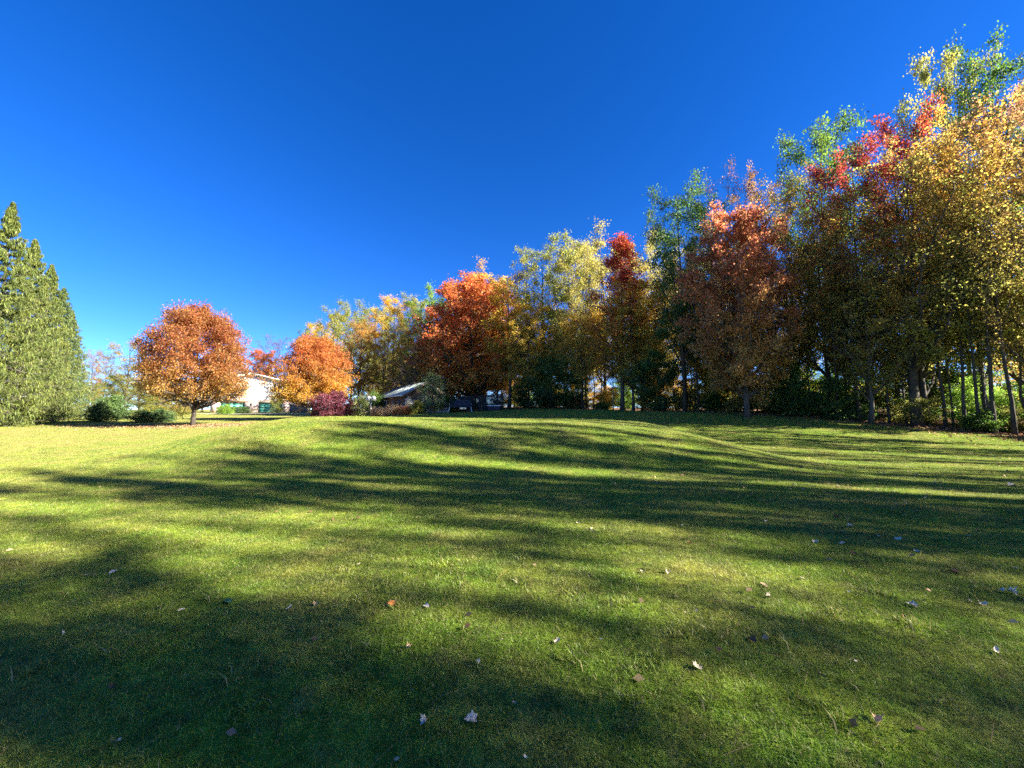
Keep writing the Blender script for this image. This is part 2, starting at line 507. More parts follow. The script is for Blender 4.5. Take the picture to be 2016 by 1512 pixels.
def lawn_nodes(n, l, fine=True):
    """colour of the turf by place: greener on the mound, drier to the left, straw patches"""
    geo = n.new('ShaderNodeNewGeometry')
    pos = geo.outputs['Position']
    big = noise(n, l, .16, 3, pos); mid = noise(n, l, .75, 4, pos); sm = noise(n, l, 3.6, 3, pos)
    sep = n.new('ShaderNodeSeparateXYZ'); l.new(pos, sep.inputs[0])
    c = mixc(n, l, mapr(n, l, big, .35, .65), (.135, .215, .018), (.185, .26, .027))
    c = mixc(n, l, mapr(n, l, mid, .42, .72), c, (.21, .22, .045))
    c = mixc(n, l, mapr(n, l, sm, .55, .85, 0, .55), c, (.25, .21, .08))
    dry = n.new('ShaderNodeMath'); dry.operation = 'MULTIPLY'
    l.new(mapr(n, l, sep.outputs['X'], -6, -24, 0, .6), dry.inputs[0]); l.new(mapr(n, l, mid, .25, .6, .4, 1), dry.inputs[1])
    c = mixc(n, l, dry.outputs[0], c, (.27, .235, .08))
    cl = noise(n, l, 11, 2, pos); cl2 = noise(n, l, 1.9, 3, pos, .65)
    h2 = n.new('ShaderNodeHueSaturation'); l.new(c, h2.inputs['Color'])
    mm = n.new('ShaderNodeMath'); mm.operation = 'MULTIPLY'
    l.new(mapr(n, l, cl, .3, .7, .62, 1.3), mm.inputs[0]); l.new(mapr(n, l, cl2, .3, .7, .75, 1.22), mm.inputs[1])
    l.new(mm.outputs[0], h2.inputs['Value'])
    l.new(mapr(n, l, cl2, .3, .7, .525, .485), h2.inputs['Hue'])
    return h2.outputs[0], pos

m, n, l, out = new_mat('lawn')
c, pos = lawn_nodes(n, l)
fn = noise(n, l, 28, 4, pos, .7); fn2 = noise(n, l, 9, 4, pos, .7)
hs = n.new('ShaderNodeHueSaturation'); l.new(c, hs.inputs['Color'])
l.new(mapr(n, l, fn, .3, .7, .62, 1.2), hs.inputs['Value'])
lit = n.new('ShaderNodeMath'); lit.operation = 'ADD'
l.new(attr(n, 'litter'), lit.inputs[0]); l.new(mapr(n, l, fn2, .3, .7, -.35, .35), lit.inputs[1])
lc = mixc(n, l, fn, (.09, .05, .028), (.26, .16, .09))
c2 = mixc(n, l, mapr(n, l, lit.outputs[0], .42, .6), hs.outputs[0], lc)
p = n.new('ShaderNodeBsdfPrincipled'); p.inputs['Roughness'].default_value = .95; p.inputs['Specular IOR Level'].default_value = .1
l.new(c2, p.inputs['Base Color'])
bp = n.new('ShaderNodeBump'); bp.inputs['Strength'].default_value = .9; bp.inputs['Distance'].default_value = .06
l.new(fn, bp.inputs['Height']); l.new(bp.outputs[0], p.inputs['Normal'])
l.new(p.outputs[0], out.inputs['Surface'])
LAWN = m
maple_d = np.hypot((GX + 29.5 - 2) / 11.0, (GY - 36.0) / 4.6)
litter = np.clip(np.maximum(sstep(-1.6, .8, ED), .62 * (1 - sstep(.5, 1.15, maple_d))), 0, 1)
gme = mesh_np('lawn', np.stack([GX, GY, GZ], -1).reshape(-1, 3), [gf], [LAWN], True)
a = gme.attributes.new('litter', 'FLOAT', 'POINT'); a.data.foreach_set('value', litter.ravel().astype(np.float32))
tag(link('lawn', gme), kind='structure')

# ------------------------------------------------------------------ grass blades on the near lawn (uncountable: one object)
m, n, l, out = new_mat('grass_blades')
c, pos = lawn_nodes(n, l)
hs = n.new('ShaderNodeHueSaturation'); l.new(c, hs.inputs['Color'])
l.new(mapr(n, l, attr(n, 'rnd'), 0, 1, .75, 1.6), hs.inputs['Value'])
l.new(mapr(n, l, attr(n, 'rnd2'), 0, 1, .468, .525), hs.inputs['Hue'])
c = mixc(n, l, mapr(n, l, attr(n, 'rnd2'), .9, .93), hs.outputs[0], (.36, .29, .13))
d = n.new('ShaderNodeBsdfDiffuse'); t = n.new('ShaderNodeBsdfTranslucent'); g_ = n.new('ShaderNodeBsdfGlossy')
g_.inputs['Roughness'].default_value = .45
l.new(c, d.inputs['Color']); l.new(c, t.inputs['Color'])
s1 = n.new('ShaderNodeMixShader'); s1.inputs[0].default_value = .4
l.new(d.outputs[0], s1.inputs[1]); l.new(t.outputs[0], s1.inputs[2])
s2 = n.new('ShaderNodeMixShader'); s2.inputs[0].default_value = .03
l.new(s1.outputs[0], s2.inputs[1]); l.new(g_.outputs[0], s2.inputs[2])
l.new(s2.outputs[0], out.inputs['Surface'])
GRASS = m

def grass_patch(seed, tuft=0, nb=2000, rad=.36, hmin=.006, hmax=.024):
    g = np.random.default_rng(seed)
    rr = rad * np.sqrt(g.uniform(0, 1, nb)); th = g.uniform(0, 6.283, nb)
    big = np.zeros(nb, bool)
    if tuft:                                   # a few coarser clumps of longer grass
        for k in range(tuft):
            i0 = k * 150; cx, cy = g.uniform(-.22, .22, 2)
            px_, py_ = cx + g.normal(0, .035, 150), cy + g.normal(0, .035, 150)
            rr[i0:i0+150] = np.hypot(px_, py_); th[i0:i0+150] = np.arctan2(py_, px_); big[i0:i0+150] = True
    base = np.column_stack([rr * np.cos(th), rr * np.sin(th), np.full(nb, -.012)])
    lean_a = g.uniform(0, 6.283, nb); lean = np.abs(g.normal(.35, .38, nb))
    h = g.uniform(hmin, hmax, nb) * (1 + (g.uniform(size=nb) > .985) * 1.2) * (1 + big * .8) + .012
    dv = np.column_stack([np.cos(lean_a) * np.sin(lean), np.sin(lean_a) * np.sin(lean), np.cos(lean)])
    mid = base + dv * h[:, None] * .55
    dv2 = unit(dv + np.column_stack([np.cos(lean_a) * .6, np.sin(lean_a) * .6, np.full(nb, -.25)]))
    tip = mid + dv2 * h[:, None] * .55
    fa = g.uniform(0, 6.283, nb); w = g.uniform(.0009, .0018, nb) * (1 + big * .7)
    sv = np.column_stack([np.cos(fa), np.sin(fa), np.zeros(nb)]) * w[:, None]
    V = np.stack([base - sv, base + sv, mid + sv * .8, mid - sv * .8, tip], 1).reshape(-1, 3)
    k = np.arange(nb)[:, None] * 5
    q = k + np.array([[0, 1, 2, 3]]); tr = k + np.array([[3, 2, 4]])
    r1 = g.uniform(size=nb); r2 = g.uniform(size=nb)
    return mesh_np('grass_patch', V, [q, tr], [GRASS], attrs={'rnd': np.concatenate([r1, r1]), 'rnd2': np.concatenate([r2, r2])})

patches = bpy.data.collections.new('grass_patches')
for k in range(6):
    patches.objects.link(bpy.data.objects.new('grass_patch', grass_patch(100 + k, (0, 0, 0, 0, 1, 1)[k])))

def hexpts(step, y0, y1):
    pts = []
    y = y0; row = 0
    while y < y1:
        xs = np.arange(-(1.36 * y + 3.0), 1.36 * y + 3.0, step) + (row % 2) * step / 2
        pts.append(np.column_stack([xs, np.full(len(xs), y)])); y += step * .866; row += 1
    p = np.concatenate(pts)
    return p + rng.uniform(-.35, .35, p.shape) * step
gp = np.concatenate([hexpts(.34, .2, 9), hexpts(.42, 9, 20), hexpts(.6, 20, 31)])
gp = gp[edge_dist(gp[:, 0], gp[:, 1]) < -.6]
zz = ground_z(gp[:, 0], gp[:, 1])
ex = (ground_z(gp[:, 0] + .2, gp[:, 1]) - zz) / .2; ey = (ground_z(gp[:, 0], gp[:, 1] + .2) - zz) / .2
grass_me = bpy.data.meshes.new('grass')
grass_me.vertices.add(len(gp)); grass_me.vertices.foreach_set('co', np.column_stack([gp, zz]).astype(np.float32).ravel())
a = grass_me.attributes.new('nrm', 'FLOAT_VECTOR', 'POINT')
a.data.foreach_set('vector', unit(np.column_stack([-ex, -ey, np.ones(len(ex))])).astype(np.float32).ravel())
a = grass_me.attributes.new('spin', 'FLOAT', 'POINT'); a.data.foreach_set('value', rng.uniform(0, 6.283, len(gp)).astype(np.float32))
a = grass_me.attributes.new('pick', 'INT', 'POINT'); a.data.foreach_set('value', rng.integers(0, 6, len(gp)).astype(np.int32))
a = grass_me.attributes.new('siz', 'FLOAT', 'POINT'); a.data.foreach_set('value', (rng.uniform(.75, 1.5, len(gp)) * np.interp(gp[:, 1], [0, 9, 31], [1, 1.15, 1.5])).astype(np.float32))
grass = tag(link('grass', grass_me), 'short mown green grass covering the lawn and mound', 'grass', kind='stuff')
ng = bpy.data.node_groups.new('grass_scatter', 'GeometryNodeTree')
ng.interface.new_socket('Geometry', in_out='INPUT', socket_type='NodeSocketGeometry')
ng.interface.new_socket('Geometry', in_out='OUTPUT', socket_type='NodeSocketGeometry')
N = ng.nodes; Lk = ng.links
gi = N.new('NodeGroupInput'); go = N.new('NodeGroupOutput')
ci = N.new('GeometryNodeCollectionInfo'); ci.inputs['Collection'].default_value = patches
ci.inputs['Separate Children'].default_value = True; ci.inputs['Reset Children'].default_value = True
iop = N.new('GeometryNodeInstanceOnPoints'); iop.inputs['Pick Instance'].default_value = True
def named(nm, tp):
    x = N.new('GeometryNodeInputNamedAttribute'); x.data_type = tp; x.inputs['Name'].default_value = nm
    return x.outputs['Attribute']
al = N.new('FunctionNodeAlignRotationToVector'); al.axis = 'Z'
Lk.new(named('nrm', 'FLOAT_VECTOR'), al.inputs['Vector'])
ax = N.new('FunctionNodeAxisAngleToRotation'); Lk.new(named('spin', 'FLOAT'), ax.inputs['Angle'])
rr_ = N.new('FunctionNodeRotateRotation'); rr_.rotation_space = 'LOCAL'
Lk.new(al.outputs[0], rr_.inputs[0]); Lk.new(ax.outputs[0], rr_.inputs[1])
Lk.new(gi.outputs[0], iop.inputs['Points']); Lk.new(ci.outputs[0], iop.inputs['Instance'])
Lk.new(named('pick', 'INT'), iop.inputs['Instance Index']); Lk.new(rr_.outputs[0], iop.inputs['Rotation'])
Lk.new(named('siz', 'FLOAT'), iop.inputs['Scale'])
Lk.new(iop.outputs[0], go.inputs[0])
grass.modifiers.new('scatter', 'NODES').node_group = ng

# ------------------------------------------------------------------ tree prototypes
P_TALL = [grow('tall_tree', 11, 20, 7.6, 4.5, 'tall', 30, 7, 6, 26000, .15, .20, 1.0),
          grow('tall_tree', 12, 20, 7.0, 5.5, 'tall', 26, 8, 6, 23000, .15, .19, 1.2, lean=.6),
          grow('tall_tree', 13, 20, 8.2, 3.5, 'tall', 32, 7, 6, 27000, .15, .23, .9, lean=.5),
          grow('tall_tree', 14, 20, 6.4, 6.5, 'tall', 24, 8, 6, 21000, .15, .18, 1.3, lean=.4)]
P_THIN = [grow('thin_tree', 21, 20, 6.6, 5.5, 'tall', 26, 7, 6, 16000, .135, .18, 1.3, bare=.25, lean=.7),
          grow('thin_tree', 22, 20, 7.4, 4.5, 'tall', 28, 7, 6, 18000, .135, .2, 1.2, bare=.2, lean=.5)]
P_FLAME = grow('flame_tree', 31, 20, 6.5, 5.0, 'flame', 32, 7, 6, 21000, .15, .18, 1.0)
P_BARE = grow('bare_tree', 41, 16, 8.0, 3.0, 'tall', 30, 9, 8, 4500, .14, .15, 1.3, bare=.3)
P_MAPLE_A = grow('maple', 51, 10.6, 11.0, 2.5, 'dome', 70, 9, 6, 90000, .14, .23, .35, twig_len=.55, spread=.26, trunk_top=.85, lumpy=.2, zmin=2.4)
P_MAPLE_B = grow('maple', 52, 10.0, 10.5, 2.0, 'dome', 64, 9, 6, 75000, .15, .22, .4, twig_len=.55, spread=.26, trunk_top=.85, lumpy=.16, zmin=1.8)
P_MAPLE_C = grow('maple', 53, 19.0, 15.0, 3.0, 'ovate', 64, 9, 6, 72000, .22, .42, .5, twig_len=.8, spread=.24, trunk_top=.9)
P_MAPLE_D = grow('maple', 54, 17.0, 9.0, 3.0, 'round', 44, 8, 6, 52000, .18, .22, .8, twig_len=.7, spread=.2)
P_SAP = [grow('sapling', 61, 6.0, 4.4, .8, 'tall', 18, 6, 5, 7000, .15, .05, .6, lean=.5, twig_len=.5),
         grow('sapling', 62, 6.0, 3.8, 1.2, 'tall', 16, 6, 5, 5000, .15, .045, .9, lean=.7, twig_len=.5),
         grow('sapling', 63, 6.0, 5.0, .5, 'round', 20, 6, 5, 9000, .15, .05, .4, lean=.5, twig_len=.5)]
P_POLE = [grow('pole_tree', 65, 10, 3.2, 4.0, 'tall', 16, 5, 5, 4200, .15, .085, 1.1, lean=.5, twig_len=.5),
          grow('pole_tree', 66, 10, 2.8, 5.0, 'tall', 14, 5, 5, 3200, .15, .075, 1.3, lean=.9, twig_len=.5)]
P_STEM = [grow('stem_tree', 67, 18, 4.6, 7.5, 'tall', 20, 6, 5, 3000, .135, .105, 1.4, lean=.5, twig_len=.6),
          grow('stem_tree', 68, 18, 4.0, 8.5, 'tall', 18, 6, 5, 2400, .135, .095, 1.5, lean=.65, twig_len=.6),
          grow('stem_tree', 69, 18, 7.0, 5.5, 'tall', 24, 6, 5, 6000, .135, .25, 1.3, lean=.3, twig_len=.6)]
P_BUSH = [grow('bush', 71, 2.4, 3.2, .15, 'bush', 26, 7, 5, 12000, .10, .04, .6, spread=.10, base_attach=.12, twig_len=.3, trunk_top=.5),
          grow('bush', 72, 2.0, 2.6, .12, 'bush', 22, 7, 5, 7000, .11, .035, .8, spread=.12, base_attach=.1, twig_len=.35, trunk_top=.5)]
P_SPR = [grow_spruce('spruce', 81, 19, 4.9), grow_spruce('spruce', 82, 19, 4.5, nb=430)]

# ------------------------------------------------------------------ spruces on the left
SG = 'spruce row on the left'
for i, (px, top, d, w, mt, lb) in enumerate([
        (-70, 300, 30, 250, 'spruce', 'tall spruce cut by the left frame edge, nearest of the row'),
        (27, 398, 33, 215, 'spruce', 'sunlit tall spruce second in the row, its tip highest inside the frame'),
        (70, 470, 38, 180, 'spruce', 'sunlit spruce third in the row at the left'),
        (103, 520, 43, 160, 'spruce', 'sunlit spruce fourth in the row at the left'),
        (127, 565, 48, 140, 'spruce_blue', 'sunlit spruce last but one in the row at the left'),
        (143, 610, 54, 110, 'spruce', 'shortest-looking spruce closing the row at its right end')]):
    plant_px(P_SPR[i % 2], 'spruce_tree', lb, 'spruce', px, top, d, w, mt, BARK_GREY, group=SG)

# ------------------------------------------------------------------ maples standing on the lawn
def maple(P, label, base_px, d, top, wpx, mat, rz):
    x = at(base_px, 815, d).x; z = gz(x, d)
    ztop = at(base_px, top, d).z
    return plant(P, 'maple_tree', label, 'maple tree', x, d, ztop - z, wpx / F_PX * d, mat, rz=rz)
maple(P_MAPLE_A, 'broad copper-orange maple standing alone left of the house', 381, 35, 605, 188, 'copper', .4)
maple(P_MAPLE_B, 'round orange and yellow maple to the right of the white house', 616, 46, 664, 138, 'fire', 2.0)
maple(P_MAPLE_C, 'big red-orange maple behind the black mesh fence', 926, 57, 550, 225, 'orange', 1.1)

# ------------------------------------------------------------------ named trees of the wood, right to left
WG = 'trees at the edge of the wood'
T = P_TALL
for a_ in [
    (P_THIN[1], 'russet thin-leaved tree at the right frame edge of the wood', 2000, 165, 20.5, 250, 'russet', None),
    (T[2], 'tall green tree rising above the wood near the right frame edge', 1935, 92, 25.5, 195, 'green', None),
    (T[0], 'tall yellow-green tree left of the tall green one at the wood top', 1845, 112, 26.5, 150, 'yellow_green', None),
    (T[1], 'green treetop cut by the right frame edge', 2040, 85, 25, 150, 'green', None),
    (P_THIN[0], 'amber-gold tree second from the right frame edge', 1885, 225, 22.5, 210, 'amber', None),
    (P_THIN[1], 'broad olive-gold tree with the thick trunk at the wood edge', 1775, 292, 24, 230, 'olive_gold', None),
    (T[3], 'bright red treetop behind the olive-gold tree', 1785, 215, 26, 150, 'red', None),
    (T[1], 'dark red tree left of the olive-gold tree', 1668, 275, 25.6, 165, 'dark_red', None),
    (T[1], 'tall green tree behind the dark red tree', 1605, 230, 33, 185, 'green', None),
    (P_THIN[0], 'sparse olive-gold tree between the dark red and pink-orange trees', 1690, 540, 24.6, 170, 'olive_gold', None),
    (P_THIN[1], 'amber tree right of the pink-orange maple', 1600, 350, 28.5, 150, 'amber', None),
    (P_MAPLE_D, 'pink-orange maple with low sweeping branches at the wood edge', 1450, 418, 27.5, 215, 'pink_orange', None),
    (P_BARE, 'nearly bare pinkish tree rising behind the pink-orange maple', 1432, 325, 35, 130, 'purple_brown', None),
    (P_THIN[1], 'thin brown-green treetop behind the pink-orange maple', 1485, 338, 36, 110, 'brown_gold', None),
    (T[3], 'slim dark green tree left of the pink-orange maple', 1330, 352, 33, 140, 'dark_green', None),
    (P_FLAME, 'narrow bright red tree in the middle of the wood', 1217, 468, 39.5, 135, 'red', None),
    (T[0], 'golden yellow tree below and right of the narrow red tree', 1240, 555, 38.5, 125, 'gold', None),
    (T[2], 'pale yellow-green tree behind the narrow red tree, to its right', 1282, 455, 46, 140, 'pale_yellow', None),
    (T[1], 'pale yellow tree just left of the narrow red tree', 1185, 458, 49, 140, 'pale_yellow', None),
    (T[0], 'pale yellow-green tree right of two beside the gold trees', 1122, 472, 48, 135, 'yellow_green', None),
    (P_THIN[0], 'thin pale tree with bare upper twigs left of the narrow red tree', 1150, 480, 45, 95, 'pale_yellow', None),
    (T[2], 'pale yellow-green tree with rounded top right of the red-orange maple', 1063, 480, 51, 150, 'yellow_green', None),
    (T[3], 'gold tree close to the right side of the red-orange maple', 1003, 540, 52, 120, 'gold', None),
    (T[1], 'gold treetop showing just above the red-orange maple', 957, 525, 62, 105, 'gold', None),
    (T[0], 'gold tree left of the dark saplings at the wood edge', 1040, 600, 48, 100, 'gold', None),
    (T[3], 'amber tree under the pale trees left of the red one', 1145, 610, 43, 90, 'amber', None),
    (P_THIN[1], 'olive-gold tree filling the gap right of the pink-orange maple', 1545, 350, 31, 160, 'olive_gold', None),
    (T[2], 'yellow-green tree filling the gap left of the pink-orange maple', 1392, 415, 37, 150, 'yellow_green', None),
    (P_THIN[0], 'amber tree between the dark red tree and the red treetop', 1728, 400, 27.5, 175, 'amber', None),
    (P_THIN[1], 'russet tree behind the amber-gold tree', 1965, 185, 24, 200, 'russet', None),
    (T[1], 'yellow-green treetop left of the gold one above the red-orange maple', 905, 560, 68, 105, 'yellow_green', None),
    (T[0], 'gold tree below the pale trees, left of the slim green one', 1290, 560, 40, 130, 'gold', None),
    (T[2], 'green tree left of the red-orange maple top', 850, 572, 67, 105, 'bright_green', None),
    (T[1], 'green tree next left of the red-orange maple', 815, 578, 71, 95, 'yellow_green', None),
    (T[0], 'amber-topped tree right of the russet-brown one', 778, 586, 70, 90, 'gold', None),
    (T[3], 'yellow-green tree above the russet-brown one', 740, 590, 82, 92, 'yellow_green', None),
    (T[2], 'yellow-green tree left of the russet-brown one', 698, 598, 90, 92, 'yellow_green', None),
    (T[1], 'green tree second from the left end of the wood', 660, 606, 101, 90, 'yellow_green', None),
    (T[0], 'yellow tree at the left end of the wood', 632, 636, 110, 85, 'gold', None),
    (T[2], 'small-looking grey-green tree at the far left end of the wood', 612, 645, 120, 55, 'green', None),
    (T[3], 'russet-brown gold tree behind the orange and yellow maple', 712, 626, 60, 80, 'brown_gold', None),
    (T[0], 'gold tree behind the shed roof', 757, 655, 60, 75, 'gold', None),
    (P_BARE, 'purple-brown bare tree right behind the log shed', 792, 702, 53, 80, 'purple_brown', None),
    (T[1], 'olive-green tree between the shed and red-orange maple', 820, 640, 64, 80, 'olive_gold', None),
]:
    P_, lb, px, top, d, w, mt, rz_ = a_
    cat = 'maple tree' if P_ is P_MAPLE_D else 'tree'
    plant_px(P_, 'maple_tree' if P_ is P_MAPLE_D else 'wood_edge_tree', lb, cat, px, top, d, w, mt,
             BARK_GREY if rng.uniform() < .5 else BARK, group=WG)

for i, (px, d, h_, w_, lb) in enumerate([
        (1992, 19.6, 17, 4.5, 'dark-stemmed thin tree nearest the right frame edge'), (1953, 20.2, 18, 5, 'tall dark stem second from the right frame edge'),
        (1925, 20.8, 16, 4, 'tall dark stem third from the right frame edge'), (1896, 21.4, 15, 4, 'tall dark stem fourth from the right frame edge'),
        (1858, 22.2, 14, 4, 'dark stem right of the thick trunk'), (1803, 22.6, 17, 7.5, 'tree with the thickest dark trunk at the wood edge'),
        (1748, 23.6, 13, 3.5, 'leaning thin stem left of the thick trunk'), (1691, 24.4, 16, 5, 'straight dark trunk below the dark red tree'),
        (1668, 25.4, 14, 3.6, 'thin dark stem, left of the straight dark trunk'), (1648, 25.0, 14, 3.4, 'thinnest dark stem left of the straight dark trunk'),
        (1560, 27.6, 13, 3.6, 'dark stem right of the pink-orange maple'), (1375, 31.4, 14, 3.6, 'dark stem left of the pink-orange maple'), (1352, 32.0, 14, 3.4, 'dark stem under the slim dark green tree')]):
    d += 1.0
    x_ = at(px, 800, d).x
    plant(P_STEM[2 if px == 1803 else i % 2], 'stem_tree', lb, 'tree', x_, d, h_, w_, ['olive_gold', 'amber', 'yellow_green'][i % 3], BARK, group='dark stems at the wood edge')
NEAR = [(2000, 'russet tree at the right edge'), (1885, 'amber-gold tree'), (1775, 'olive-gold tree'), (1668, 'dark red tree'),
        (1580, 'amber tree'), (1450, 'pink-orange maple'), (1330, 'slim dark green tree'), (1217, 'narrow red tree'), (1122, 'pale yellow-green trees'),
        (1030, 'gold trees'), (926, 'big red-orange maple'), (820, 'green trees'), (757, 'log shed'), (690, 'russet-brown tree'), (610, 'orange and yellow maple')]
FILL = []
def note(o, text):
    px = 1008 + F_PX * o.location.x / o.location.y if o.location.y > 1 else 9e9
    FILL.append((text + ' ' + min(NEAR, key=lambda q: abs(q[0] - px))[1], px, o))

# trees deeper in the wood, and those beyond the right frame edge that shade the lawn
seg = np.linalg.norm(np.diff(EDGE, axis=0), axis=1); cum = np.concatenate([[0], np.cumsum(seg)])
def edge_at(s):
    i = min(np.searchsorted(cum, s, 'right') - 1, len(seg) - 1); t = (s - cum[i]) / seg[i]
    p = EDGE[i] * (1 - t) + EDGE[i + 1] * t; d = (EDGE[i + 1] - EDGE[i]) / seg[i]
    return p, np.array([d[1], -d[0]]) * 1.0     # inward normal
pal = ['gold', 'amber', 'pale_yellow', 'yellow_green', 'gold', 'olive_gold', 'russet', 'yellow_green', 'pale_yellow']
LBL = {'gold': 'golden-leaved', 'amber': 'amber-leaved', 'olive_gold': 'olive-gold', 'yellow_green': 'yellow-green', 'russet': 'russet',
       'green': 'green-leaved', 'pale_yellow': 'pale yellow'}
S_IN = float(cum[5]) - 1.0                                   # arc length where the edge enters the frame
s = S_IN
while s < cum[-1] - 6:
    for off, step in ((3.2, 0), (9.0, 2)):
        if rng.uniform() < (.5 if off > 5 else .25): continue
        p, nn = edge_at(s + step)
        q = p + nn * (off + rng.uniform(-1.4, 1.4)) + rng.uniform(-1, 1, 2)
        if p[1] < 31 and rng.uniform() < .6: continue
        hgt = rng.uniform(12, 16) if off < 5 else rng.uniform(14, 18)
        mt = pal[rng.integers(len(pal))]
        pr = P_THIN[rng.integers(2)] if rng.uniform() < .85 else P_TALL[rng.integers(4)]
        note(plant(pr, 'wood_tree', 'x', 'tree', q[0], q[1], hgt,
              rng.uniform(6, 8.5), mt, BARK_GREY if rng.uniform() < .5 else BARK, group='trees deeper in the wood'), LBL[mt] + ' tree deeper in the wood behind the')
    s += rng.uniform(5.2, 6.6)
ro_ = np.random.default_rng(OUT_SEED)
s = 2.0
while s < S_IN - 3.0:
    for row in range(2):
        if row == 1 and ro_.uniform() < (.75 if s > 34 else .12): continue
        p, nn = edge_at(s + row * 1.6)
        q = p + nn * (ro_.uniform(.3, 1.8) + row * 4.5)
        mt = ['gold', 'olive_gold', 'amber'][ro_.integers(3)]
        plant(P_THIN[ro_.integers(2)] if ro_.uniform() < .15 else P_TALL[ro_.integers(4)], 'wood_tree',
              'tree of the wood outside the right frame edge that shades the lawn', 'tree', q[0], q[1], float(np.interp(q[1], [-20, 2, 9, 18], [26, 25, 21, 18.5])) + ro_.uniform(-3, 2), ro_.uniform(2.3, 4.4), mt,
              BARK, rz=ro_.uniform(0, 6.28), group='trees outside the right frame edge')
    s += ro_.uniform(2.5, 3.6)

for x_, y_ in ((33, -8.5), (34.6, -3.0), (33, -.6), (33.6, -12)):
    plant(P_TALL[ro_.integers(4)], 'wood_tree', 'tree of the wood outside the right frame edge that shades the lawn', 'tree', x_, y_, ro_.uniform(21, 25),
          ro_.uniform(3.2, 4.6), 'gold', BARK, rz=ro_.uniform(0, 6.28), group='trees outside the right frame edge')

# undergrowth along the edge of the wood
ug = ['yellow_green', 'bright_green', 'gold', 'gold', 'yellow_green', 'amber']
UL = dict(LBL, bright_green='bright green')
s = S_IN - 1
while s < 105:
    for k in range(2):
        p, nn = edge_at(s + rng.uniform(-1, 1))
        if k == 0 and rng.uniform() < .45: continue
        q = p + nn * (rng.uniform(.6, 2.4) if k == 0 else rng.uniform(3, 8))
        mt = ug[rng.integers(len(ug))]
        if p[1] < 30: mt = ['green', 'yellow_green', 'olive_gold', 'bright_green'][rng.integers(4)]
        note(plant(P_SAP[rng.integers(3)], 'sapling', 'x', 'sapling', q[0], q[1],
              rng.uniform(2.2, 5.0) * (.6 if q[1] < 27 else 1), rng.uniform(2.2, 4.2) * (.75 if q[1] < 27 else 1), mt, BARK, group='saplings along the wood edge'), UL[mt] + ' sapling at the foot of the')
    if rng.uniform() < .75:
        q = p + nn * rng.uniform(.2, 1.0)
        mt = ['rust_brush', 'shrub_dark', 'olive_gold', 'green'][rng.integers(4)]
        note(plant(P_BUSH[rng.integers(2)], 'bush', 'x', 'bush', q[0], q[1], rng.uniform(.7, 1.9), rng.uniform(1.6, 3.0), mt, BARK, group='bushes along the wood edge'),
             {'rust_brush': 'rusty', 'shrub_dark': 'dark green', 'olive_gold': 'olive-gold', 'green': 'green'}[mt] + ' low bush below the')
    s += rng.uniform(1.7, 2.5)
s = S_IN - 6
while s < 110:
    p, nn = edge_at(s)
    q = p + nn * rng.uniform(9, 17)
    mt = ['gold', 'yellow_green', 'bright_green', 'amber', 'pale_yellow'][rng.integers(5)]
    note(plant(P_SAP[rng.integers(3)], 'sapling', 'x', 'sapling', q[0], q[1], rng.uniform(2.4, 4.2), rng.uniform(3.5, 5), mt, BARK,
               group='saplings deep in the wood'), UL[mt] + ' sapling deep behind the')
    s += rng.uniform(1.9, 3.0)
s = S_IN - 5
while s < S_IN + 22:
    p, nn = edge_at(s)
    q = p + nn * rng.uniform(4, 12)
    mt = ['green', 'yellow_green', 'bright_green', 'gold'][rng.integers(4)]
    note(plant(P_SAP[2], 'sapling', 'x', 'sapling', q[0], q[1], rng.uniform(2.6, 4.4), rng.uniform(3.5, 5), mt, BARK,
               group='saplings deep in the wood'), UL[mt] + ' sapling deep behind the')
    s += rng.uniform(1.5, 2.4)
s = S_IN + 1
while s < 112:
    p, nn = edge_at(s)
    q = p + nn * rng.uniform(.3, 5.0)
    mt = ['gold', 'olive_gold', 'yellow_green', 'amber'][rng.integers(4)]
    note(plant(P_POLE[rng.integers(2)], 'young_tree', 'x', 'tree', q[0], q[1], rng.uniform(8, 12), rng.uniform(2.2, 3.6), mt,
               BARK if rng.uniform() < .7 else BARK_PALE, group='slim young trees at the wood edge'), 'slim young tree before the')
    s += rng.uniform(1.3, 2.6)
by_text = {}
for text, px, o in FILL: by_text.setdefault(text, []).append((px, o))
ORD = ['first', 'second', 'third', 'fourth', 'fifth', 'sixth', 'seventh']
for text, lst in by_text.items():
    lst.sort(key=lambda q: q[0])
    for i, (px, o) in enumerate(lst):
        o['label'] = text if len(lst) == 1 else text + (', the left one' if i == 0 else ', the right one') if len(lst) == 2 else text + ', ' + ORD[min(i, 6)] + ' from left'
for px, top, d, w, lb in ((1085, 700, 45, 90, 'dark green sapling left of centre at the wood edge'), (1125, 735, 44, 70, 'smaller dark green sapling next to the larger one'),
                          (1300, 690, 35, 90, 'dark green sapling below the slim dark green tree'), (1555, 735, 27.5, 75, 'dark green sapling right of the pink-orange maple'),
                          (1640, 745, 26, 70, 'dark green sapling below the dark red tree'), (1040, 745, 48, 55, 'leftmost dark green sapling right of the black mesh fence')):
    plant_px(P_SAP[2], 'dark_sapling', lb, 'sapling', px, top, d, w * 1.25, 'dark_green', group='dark saplings at the wood edge')

